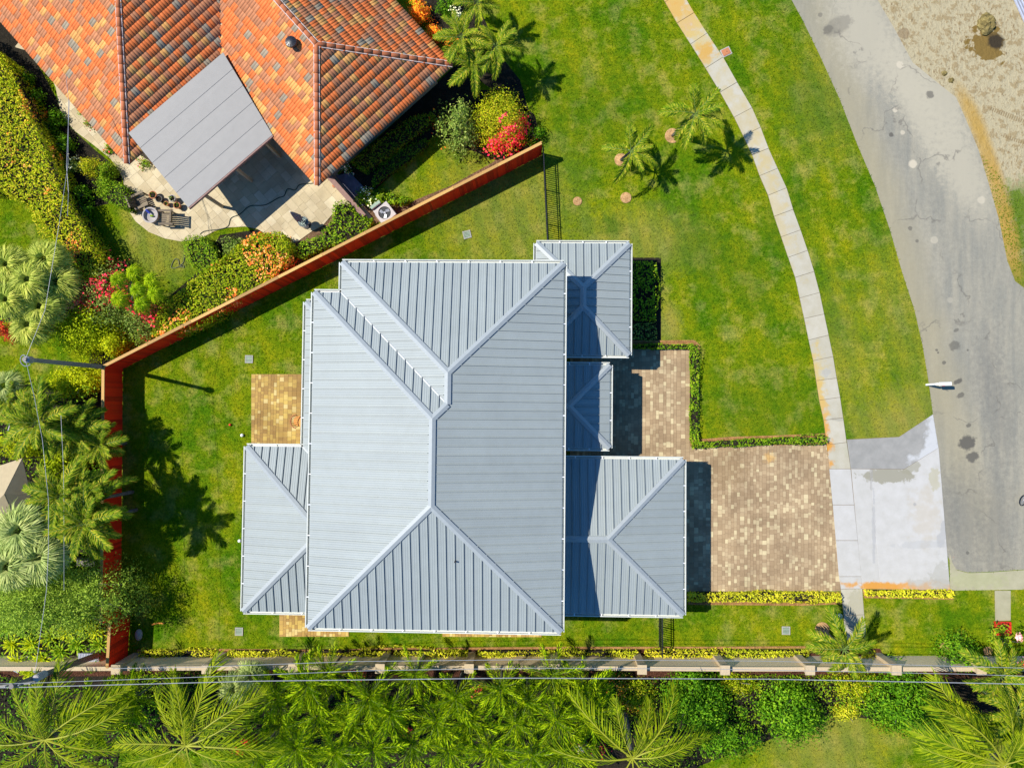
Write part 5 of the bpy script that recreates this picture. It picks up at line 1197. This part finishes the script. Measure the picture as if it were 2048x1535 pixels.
# ------------------------------------------------------------------ garden things
def grate(x,y,lb,ang=0,s=.42,mat='grate'):
    p=at(x,y,.03); t=thing('drain_grate',lb,'drain grate',(p.x,p.y,0),ang,'drain grates in the lawn'); m=MB()
    for a,b,c,d_ in ((-1,-1,1,-.84),(-1,.84,1,1),(-1,-.84,-.84,.84),(.84,-.84,1,.84)): m.box(a*s/2,b*s/2,.0,c*s/2,d_*s/2,.05)
    m.build('frame',M['stone'],t); m=MB(); m.box(-s*.42,-s*.42,0,s*.42,s*.42,.01); m.build('sump',M['dark'],t)
    for k in range(5):
        m=MB(); yy=-s*.42+s*.84*(k+.5)/5; m.box(-s*.42,yy-s*.055,.02,s*.42,yy+s*.055,.042); m.build('bar',M[mat],t)
grate(498,718,'square drain grate in the lawn above the golden back patio'); grate(478,1262,'square drain grate in the lawn below the low west roof')
grate(934,469,'tilted square drain grate between the red fence and the upper roof',.25); grate(1572,1260,'square drain grate in the lawn left of the sidewalk end')
def disc(x,y,r,h,mat,name,label,cat,group=None):
    p=at(x,y,h); R=r/F*H; m=MB(); pr=[(R,0),(R*1.0,h*.7),(R*.9,h),(R*.3,h*1.1)]; m.lathe(pr,22); o=m.build(name,mat,None,(p.x,p.y,0)); return prop(o,label,cat,group)
M['ringm']=m_soil('ring_mulch',(.3,.15,.06),(.48,.28,.12),(.6,.4,.2))
for x,y,r,lb in ((1345,271,15,'mulch ring round the taller young palm near the sidewalk'),(1242,319,13,'mulch ring round the shorter young palm'),(1252,395,11,'empty round mulch ring below the shorter young palm'),(1155,402,9,'smallest round mulch ring, right of the black iron fence'),(1645,1258,14,'mulch ring of the palm by the sidewalk end'),(1889,1291,9,'mulch ring left of the dense round bush'),(1977,1302,9,'mulch ring right of the dense round bush')):
    disc(x,y,r,.05,M['ringm'],'mulch_ring',lb,'mulch ring','mulch rings on the lawns')
def ball(x,y,r,mat,label):
    p=at(x,y,r); m=MB(); m.lathe([(r*math.sin(a),r-r*math.cos(a)) for a in [PI*k/10 for k in range(1,10)]],14); o=m.build('ball',mat,None,(p.x,p.y,0),True); return prop(o,label,'ball')
ball(484,870,.09,M['white'],'white ball on the grass just above the low west roof corner'); ball(479,1081,.09,M['white'],'white ball on the grass against the west eave'); ball(460,849,.07,M['red'],'small red ball on the back lawn')
p=at(277,1269,.1); X=[]; m=MB()
prof=[]
m.lathe([(.2,0),(.27,.05),(.26,.12),(.18,.18),(.06,.2)],12); ob=m.build('stone',M['stone'],None,(p.x,p.y,0),True); ob.scale=(.75,1.15,1); prop(ob,'oval grey stone beside the short red fence','stone')
a=at(304,1248,.05); b=at(328,1246,.05); m=MB(); m.tube([(0,0,.05),((b-a).x*.5,(b-a).y*.5+.05,.07),((b-a).x,(b-a).y,.05)],[.05,.035,.045],7); ob=m.build('bone',M['orange_plastic'],None,(a.x,a.y,0)); prop(ob,'orange stick shaped toy lying on the lawn near the short fence','toy')
# meter cover by the sidewalk, red grate at the walkway end
p=at(1452,104,.03); t=thing('meter_cover','small terracotta meter cover in the verge beside the sidewalk','cover',(p.x,p.y,0),.45); m=MB(); m.box(-.27,-.22,0,.27,.22,.03); m.build('frame',M['stone'],t); m=MB(); m.box(-.21,-.17,.02,.21,.17,.05); m.build('lid',M['terracotta'],t); m=MB(); m.lathe([(.03,.05),(.025,.056)],8,(.05,0,0)); m.build('keyhole',M['dark'],t)
p=at(2004,1255,.03); t=thing('red_crate','red plastic grid crate on the grass at the end of the walkway','crate',(p.x,p.y,0)); s=.4
m=MB()
for q in ((-s,-s*.85,s,-s*.78),(-s,s*.78,s,s*.85),(-s,-s*.78,-s+.05,s*.78),(s-.05,-s*.78,s,s*.78)): m.box(q[0],q[1],0,q[2],q[3],.16)
m.build('rim',M['red'],t); m=MB(); m.box(-s+.05,-s*.78,.005,s-.05,s*.78,.02); m.build('base',M['dark'],t)
for k in range(9):
    m=MB(); x=-s+.05+(2*s-.1)*(k+.5)/9; m.box(x-.011,-s*.78,.1,x+.011,s*.78,.13); m.build('slat',M['red'],t)
for k in range(4):
    m=MB(); y=-s*.78+(s*1.56)*(k+.5)/4; m.box(-s+.05,y-.011,.125,s-.05,y+.011,.14); m.build('slat',M['red'],t)
# mailbox
p=at(1853,769,0); t=thing('mailbox','white kerbside mailbox on a post beside the road','mailbox',(p.x,p.y,0),.03)
m=MB(); m.box(-.05,-.05,0,.05,.05,1.05); m.build('post',M['white'],t); m=MB(); m.bar((-.12,0,1.0),(.45,0,1.0),.07,.06); m.bar((-.0,0,.6),(.3,0,.98),.05,.05); m.build('arm',M['white'],t)
m=MB(); N=10; pr=[(-.09,0),(-.09,.1)]+[(-.09*math.cos(PI*k/N),.1+.09*math.sin(PI*k/N)) for k in range(1,N)]+[(.09,.1),(.09,0)]
for x in (.08,.62): m.v+=[(x,y,1.05+z) for y,z in pr]
n=len(pr); m.f=[(i,(i+1)%n,n+(i+1)%n,n+i) for i in range(n)]+[tuple(range(n-1,-1,-1)),tuple(range(n,2*n))]; m.m=[0]*len(m.f); m.build('box',M['white'],t)
m=MB(); m.box(.62,-.08,1.06,.635,.08,1.22); m.build('door',M['white'],t); m=MB(); m.box(.2,-.115,1.15,.22,-.1,1.35); m.build('flag',M['red'],t)
p=at(1850,756,0)
# condenser
p=at(769,425,.85); t=thing('air_conditioner','square air conditioning condenser with round fan against the red fence','air conditioner',(p.x,p.y,0),math.radians(38)); s=.44
m=MB(); m.box(-s-.05,-s-.05,0,s+.05,s+.05,.06); m.build('pad',M['stone'],t); m=MB(); m.box(-s,-s,.06,s,s,.78); m.build('cabinet',M['acmetal'],t)
m=MB(); n=32; R=.335
for k in range(n):
    a0_,a1_=2*PI*k/n,2*PI*(k+1)/n
    def sq(a): c_,s_=math.cos(a),math.sin(a); k_=s/max(abs(c_),abs(s_)); return (c_*k_,s_*k_,.84)
    m.face([(R*math.cos(a0_),R*math.sin(a0_),.84),sq(a0_),sq(a1_),(R*math.cos(a1_),R*math.sin(a1_),.84)]); m.face([(R*math.cos(a1_),R*math.sin(a1_),.84),(R*math.cos(a1_),R*math.sin(a1_),.78),(R*math.cos(a0_),R*math.sin(a0_),.78),(R*math.cos(a0_),R*math.sin(a0_),.84)])
    q0,q1=sq(a0_),sq(a1_); m.face([q0,(q0[0],q0[1],.78),(q1[0],q1[1],.78),q1])
m.build('top_panel',M['acmetal'],t); m=MB(); m.lathe([(R,.782),(R,.786)],28); m.build('fan_well',M['dark'],t)
for k in range(3):
    m=MB(); a=k*2*PI/3; pts=[(.05*math.cos(a),.05*math.sin(a),.80),(.28*math.cos(a-.35),.28*math.sin(a-.35),.79),(.3*math.cos(a+.2),.3*math.sin(a+.2),.81),(.16*math.cos(a+.7),.16*math.sin(a+.7),.83)]; m.face(pts); m.face([(x,y,z-.004) for x,y,z in pts][::-1]); m.build('fan_blade',M['grey'],t)
m=MB(); m.lathe([(.07,.79),(.06,.84)],14); m.build('fan_hub',M['grey'],t)
p=at(751,410,.9); t=thing('electrical_box','narrow pale electrical box beside the condenser','electrical box',(p.x,p.y,0),math.radians(38)); m=MB(); m.box(-.3,-.08,.3,.3,.08,1.0); m.build('case',M['grate'],t); m=MB(); m.box(-.28,-.1,.32,.28,-.082,.98); m.build('door',M['stone'],t); m=MB(); m.box(-.03,-.03,0,.03,.03,.3); m.build('post',M['grey'],t)
# slate pad and low brown wall
sl=P([(672,352),(700,346),(745,392),(748,402),(720,415)]); m=MB(); m.prism(sl,-.02,.06); ob=m.build('slate_paving',M['slate']); ob['kind']='structure'
a=at(655,350,.5); b=at(728,432,.5); lw=thing('low_wall','low brown plastered wall between patio and slate paving','wall',(a.x,a.y,0)); m=MB(); v=b-a; v.z=0; m.bar((0,0,.24),v+Vector((0,0,.24)),.22,.48); m.build('wall_panel',M['brown'],lw); m=MB(); m.bar((0,0,.5),v+Vector((0,0,.5)),.26,.05); m.build('coping',M['brown'],lw)
# teak armchairs
def armchair(x,y,ang,label):
    p=at(x,y,.4); t=thing('garden_armchair',label,'armchair',(p.x,p.y,0),ang,'teak armchairs round the fire bowl')
    for k in range(6):
        m=MB(); yy=-.26+.104*k; m.box(-.3,yy-.038,.36,.27,yy+.038,.385); m.build('seat_slat',M['teak'],t)
    for k in range(6):
        m=MB(); yy=-.26+.104*k; m.hexa([(-.3,yy-.04,.36),(-.27,yy-.04,.36),(-.27,yy+.04,.36),(-.3,yy+.04,.36),(-.5,yy-.04,.95),(-.47,yy-.04,.95),(-.47,yy+.04,.95),(-.5,yy+.04,.95)]); m.build('back_slat',M['teak'],t)
    m=MB(); m.box(-.53,-.33,.93,-.46,.33,.99); m.build('back_rail',M['teak'],t)
    for s in (-1,1):
        m=MB(); m.box(-.44,s*.36-.06,.58,.34,s*.36+.06,.61); m.build('armrest',M['teak'],t)
        for xx in (-.3,.28):
            m=MB(); m.box(xx-.035,s*.34-.03,0,xx+.035,s*.34+.03,.58); m.build('leg',M['teak'],t)
armchair(283,402,math.radians(-62+180-30),'teak slatted armchair above the fire bowl turned toward it'); armchair(333,436,PI,'teak slatted armchair right of the fire bowl casting its shadow on the patio')
for o in bpy.data.objects:
    if o.get('label','').startswith('teak slatted armchair above'): o.rotation_euler=(0,0,math.radians(24))
# fire bowl
p=at(300,430,.45); t=thing('fire_bowl','round grey stone fire bowl with blue and green items between two armchairs','fire bowl',(p.x,p.y,0)); m=MB()
m.lathe([(.2,0),(.34,.08),(.42,.42),(.43,.46),(.36,.46),(.3,.3),(.1,.26)],28); m.build('bowl',M['stone'],t,smooth=False)
m=MB(); m.tube([(-.2,.28,.5),(-.02,.1,.42)],.06,8); m.build('blue_bottle',M['blueplastic'],t); m=MB(); m.box(-.02,-.06,.3,.12,.02,.42); m.build('green_block',M['l_mid'],t)
# pots
for x,y,r,h,mt,lb in ((308,391,8,.4,'terracotta','terracotta pot beside the upper armchair'),(320,399,7,.35,'dark','dark pot among the patio clutter'),(334,408,5,.3,'terracotta','small brick red pot in the middle of the patio clutter'),(347,398,7,.45,'stone','pale pot nearest the patio cover corner'),(356,412,7,.4,'terracotta','orange rimmed pot below the patio cover corner')):
    p=at(x,y,h*.6); R=r/F*H; t=thing('plant_pot',lb,'pot',(p.x,p.y,0)); m=MB(); m.lathe([(R*.6,0),(R*.85,h*.85),(R,h*.86),(R,h),(R*.82,h),(R*.78,h*.8)],16); m.build('pot',M[mt],t); m=MB(); m.lathe([(R*.77,h*.8),(R*.3,h*.84)],12); m.build('soil',M['soil'],t)
    if mt!='dark': X,N=dome(p.x,p.y,R*.9,R*.9,h*1.35,30,.3,z0=h*.85); c=leaves(X,N,.1)-np.array(t.location); link('plant',np_mesh('plant',c,4),M['l_grey' if mt=='stone' else 'l_mid'],t)
p=at(668,368,.02); disc(668,371,4,.08,M['terracotta'],'plant_saucer','small terracotta saucer beside the low brown wall','saucer')
# glass table with folded umbrella
p=at(606,443,.72); t=thing('glass_table','small round glass patio table','table',(p.x,p.y,0)); m=MB(); m.lathe([(.26,.7),(.27,.71),(.26,.72)],28); m.build('tabletop',M['glass'],t); m=MB(); m.lathe([(.27,.695),(.285,.71),(.27,.725),(.262,.71)],28); m.build('rim',M['grey'],t)
for k in range(3):
    a=k*2.094; m=MB(); m.tube([(.23*math.cos(a),.23*math.sin(a),.7),(.24*math.cos(a),.24*math.sin(a),.03)],.012,6); m.build('leg',M['grey'],t)
t=thing('patio_umbrella','folded grey patio umbrella standing in the round glass table','umbrella',(p.x,p.y,0)); tp=at(580,423,2.5)-Vector((p.x,p.y,0)); m=MB(); m.tube([(0,0,.05),tp],.022,8); m.build('pole',M['grey'],t); m=MB(); m.lathe([(.22,.03),(.22,.1),(.05,.12)],16); m.build('base',M['dark'],t)
m=MB(); n=16; K=8
ax=tp.normalized()
for i in range(K+1):
    u=i/K; c_=tp*(.47+.5*u); r_=.2*(1-u)**.7+.02
    for k in range(n):
        a=2*PI*k/n; rr=r_*(1 if k%2 else .6); m.v.append((c_.x+rr*math.cos(a),c_.y+rr*math.sin(a),c_.z))
for i in range(K):
    for k in range(n): b0=i*n+k; b1=i*n+(k+1)%n; m.f.append((b0,b1,b1+n,b0+n))
m.m=[0]*len(m.f); m.build('canopy',M['canvasgrey'],t)
# tree-shaded mosaic: round parasol shadow source near path is the topiary; hoses
def hose(name,label,cat,px,r,mat,z=.03):
    pts=[at(x,y,z) for x,y in px]; sm=[]
    for i in range(len(pts)-1):
        p0,p1,p2,p3=pts[max(i-1,0)],pts[i],pts[i+1],pts[min(i+2,len(pts)-1)]
        for k in range(5): u=k/5; sm.append(.5*((2*p1)+(p2-p0)*u+(2*p0-5*p1+4*p2-p3)*u*u+(3*p1-p0-3*p2+p3)*u**3))
    sm.append(pts[-1]); o=Vector((sm[0].x,sm[0].y,0)); m=MB(); m.tube([s_-o for s_ in sm],r,6); ob=m.build(name,mat,None,tuple(o)); return prop(ob,label,cat)
hose('garden_hose','dark garden hose looped on the small lawn by the square hedge','hose',[(369,510),(367,524),(359,530),(357,520),(350,518),(344,528),(343,535),(350,536),(360,533),(368,535),(366,530),(358,534)],.02,M['hose'])
hose('garden_hose','thin green hose wandering across the travertine from the tile roof tip','hose',[(628,366),(610,368),(598,370),(590,380),(575,378),(568,392),(556,396),(530,410),(500,412),(480,428),(462,436),(456,452),(440,458),(410,462),(400,468)],.022,M['hose'],.06)
hose('garden_hose','white garden hose curling at the left edge above the shade sail','hose',[(4,824),(10,828),(16,836),(19,850),(16,862)],.03,M['wire'],.8)
# sail, bench, tin sheets, bicycle, beam, clod
t=thing('shade_sail','tan fabric canopy with folded corner at the left edge','canopy',tuple(at(0,980,0)))
o=Vector(t.location); za=2.7
ptsd={'a':(-60,950,2.5),'b':(44,916,2.9),'c':(62,990,2.4),'d':(28,1034,2.3),'e':(-60,1055,2.4),'r':(8,988,3.3)}
g_={k:at(*v)-o for k,v in ptsd.items()}; m=MB()
for f_ in (('a','r','b'),('b','r','c'),('c','r','d'),('d','r','e'),('a','e','r')): m.face([g_[k] for k in f_]); m.face([g_[k]-Vector((0,0,.02)) for k in f_][::-1])
m.build('canopy',M['canvas'],t)
for k in 'bcd':
    m=MB(); m.bar(g_[k]-Vector((0,0,.03)),g_['r']-Vector((0,0,.03)),.03,.03); m.build('rib',M['teak'],t)
for k in 'bcd':
    m=MB(); v=g_[k]*.98; m.tube([(v.x,v.y,0),(v.x,v.y,v.z)],.03,8); m.build('post',M['teak'],t)
p=at(172,1124,.4); t=thing('slatted_bench','weathered grey slatted bench between plants and the red fence','bench',(p.x,p.y,0),-.03)
for k in range(4): m=MB(); m.box(-.5,-.2+.1*k,.4,.5,-.12+.1*k,.43); m.build('seat_slat',M['pole'],t)
for k in range(3): m=MB(); m.box(-.5,.22,.5+.12*k,.5,.245,.58+.12*k); m.build('back_slat',M['pole'],t)
for sx in (-.45,.45):
    for sy in (-.17,.22): m=MB(); m.box(sx-.03,sy-.03,0,sx+.03,sy+.03,.4 if sy<0 else .86); m.build('leg',M['pole'],t)
p=at(176,1160,.3); t=thing('wooden_pallet','grey wooden pallet lying below the slatted bench','pallet',(p.x,p.y,0),.05)
for k in range(6): m=MB(); m.box(-.5,-.5+.17*k,.1,.5,-.4+.17*k,.125); m.build('slat',M['pole'],t)
for k in range(3): m=MB(); m.box(-.5+.45*k,-.5,0,-.4+.45*k,.5,.1); m.build('bearer',M['pole'],t)
p=at(176,1318,1.0); t=thing('corrugated_shed_roof','small pale corrugated metal roof beside the short red fence','shed',(p.x,p.y,0))
m=MB(); n=26
for i in range(n):
    x0,x1=-.55+1.1*i/n,-.55+1.1*(i+1)/n; h0=.04*(i%2); h1=.04*((i+1)%2); m.face([(x0,-.32,.9+h0),(x1,-.32,.9+h1),(x1,.32,1.0+h1),(x0,.32,1.0+h0)])
m.build('sheet',M['tin'],t); m=MB(); m.box(-.5,-.28,0,.5,.28,.9); m.build('wall',M['stone'],t)
p=at(38,1330,.5); t=thing('white_rubbish_pile','crumpled white and grey metal sheets beside the leaning pole','metal sheets',(p.x+.3,p.y,0))
rr=random.Random(5)
for k in range(7):
    m=MB(); a=rr.uniform(0,3); x,y=rr.uniform(-.5,.6),rr.uniform(-.25,.25); dx,dy=.3*math.cos(a),.3*math.sin(a); z=.1+.06*k; m.face([(x-dx,y-dy,z),(x+dy,y-dx,z+.1),(x+dx,y+dy,z+.02),(x-dy,y+dx,z+.14)]); m.build('sheet',M['tin'] if k%2 else M['stone'],t)
p=at(2046,1000,.3); t=thing('bicycle','bicycle with dark tyres at the right edge of the road','bicycle',(p.x,p.y,0),math.radians(62)); 
def wheel(x,y,ang):
    w_=MB(); n=26; R=.27
    w_.tube([(x+R*math.cos(2*PI*k/n),y+R*math.sin(2*PI*k/n)*math.cos(ang),.3+R*math.sin(2*PI*k/n)*math.sin(ang)) for k in range(n+1)],.03,6,False); ob=w_.build('tyre',M['iron'],t)
    m=MB()
    for k in range(8): a=PI*k/8; m.tube([(x-R*math.cos(a),y-R*math.sin(a)*math.cos(ang),.3-R*math.sin(a)*math.sin(ang)),(x+R*math.cos(a),y+R*math.sin(a)*math.cos(ang),.3+R*math.sin(a)*math.sin(ang))],.006,4)
    m.build('spokes',M['grey'],t)
wheel(0,0,.5); wheel(.1,-1.0,.5)
m=MB(); m.tube([(0,0,.3),(.15,-.45,.55),(.1,-1.0,.3)],.025,6); m.tube([(.15,-.45,.55),(.1,-.15,.7)],.02,6); m.build('frame',M['grey'],t)
m=MB(); m.lathe([(.12,.5),(.17,.56),(.14,.66),(.05,.7)],12,(.28,-.05,0)); m.build('saddle_bag',M['stone'],t)
a=at(2033,-8,.1); b=at(2056,42,.1); v=b-a; t=thing('metal_rails','two pale metal rails lying on the sand in the top right corner','rails',(a.x,a.y,0)); s_=Vector((v.y,-v.x,0)).normalized()
for k in (0,1,2): m=MB(); m.bar(s_*(-.15+.15*k)+Vector((0,0,.08)),v+s_*(-.15+.15*k)+Vector((0,0,.08)),.07,.09); m.build('rail',M['tin'],t)
for x,y,R,hh,lb in ((1975,44,.5,.38,'olive brown clod of earth beside the dark wet patch'),(1890,68+78,.14,.1,'small clod of earth on the sand near the road edge'),(1903,160,.13,.1,'small round clod lying at the edge of the road')):
    p=at(x,y,hh/2); X,N=dome(0,0,R,R,hh,10,0); m=MB(); n=20; rows_=[]
    for i in range(9):
        ph=PI/2*i/8
        for k in range(n):
            a=2*PI*k/n; q=np.array([[math.cos(a)*math.cos(ph),math.sin(a)*math.cos(ph),math.sin(ph)]]); rr_=1+.35*fbm(q*3,1.4,int(x))[0]+random.uniform(-.05,.05); q=q[0]*rr_; m.v.append((q[0]*R,q[1]*R*1.05,max(q[2]*hh,0)))
    for i in range(8):
        for k in range(n): b0=i*n+k; b1=i*n+(k+1)%n; m.f.append((b0,b1,b1+n,b0+n))
    m.m=[0]*len(m.f); M.setdefault('clod',m_soil('clod_earth',(.09,.06,.02),(.22,.17,.06),(.33,.27,.11)))
    ob=m.build('earth_clod',M['clod'],None,(p.x,p.y,0)); prop(ob,lb,'clod')
# pebbles and litter on lawn, scattered specks
p=at(1679,1232,.5); t=thing('path_light','pale green capped path light beside the sidewalk end','light',(p.x,p.y,0)); m=MB(); m.lathe([(.03,0),(.03,.5)],8); m.build('stem',M['grey'],t); m=MB(); m.lathe([(.12,.5),(.16,.53),(.1,.6),(.02,.63)],14); m.build('cap',M['grate'],t)
p=at(598,842,.4); t=thing('wicker_chair','brown wicker chair half under the west eave on the golden patio','chair',(p.x,p.y,0),PI); 
m=MB(); m.lathe([(.02,.4),(.27,.4),(.28,.44),(.02,.45)],18); m.build('seat',M['orange_plastic'],t)
for k in range(9):
    a=-1.3+2.6*k/8; m=MB(); m.tube([(.26*math.cos(a),.3*math.sin(a),.42),(.32*math.cos(a),.36*math.sin(a),.85)],.014,5); m.build('back_spindle',M['terracotta'],t)
m=MB(); m.tube([(.32*math.cos(-1.5+3*k/12),.36*math.sin(-1.5+3*k/12),.86) for k in range(13)],.025,6); m.build('back_hoop',M['terracotta'],t)
for sx,sy in ((-.18,-.18),(-.18,.18),(.18,-.18),(.18,.18)): m=MB(); m.tube([(sx,sy,.42),(sx*1.2,sy*1.2,0.03)],.02,6); m.build('leg',M['terracotta'],t)
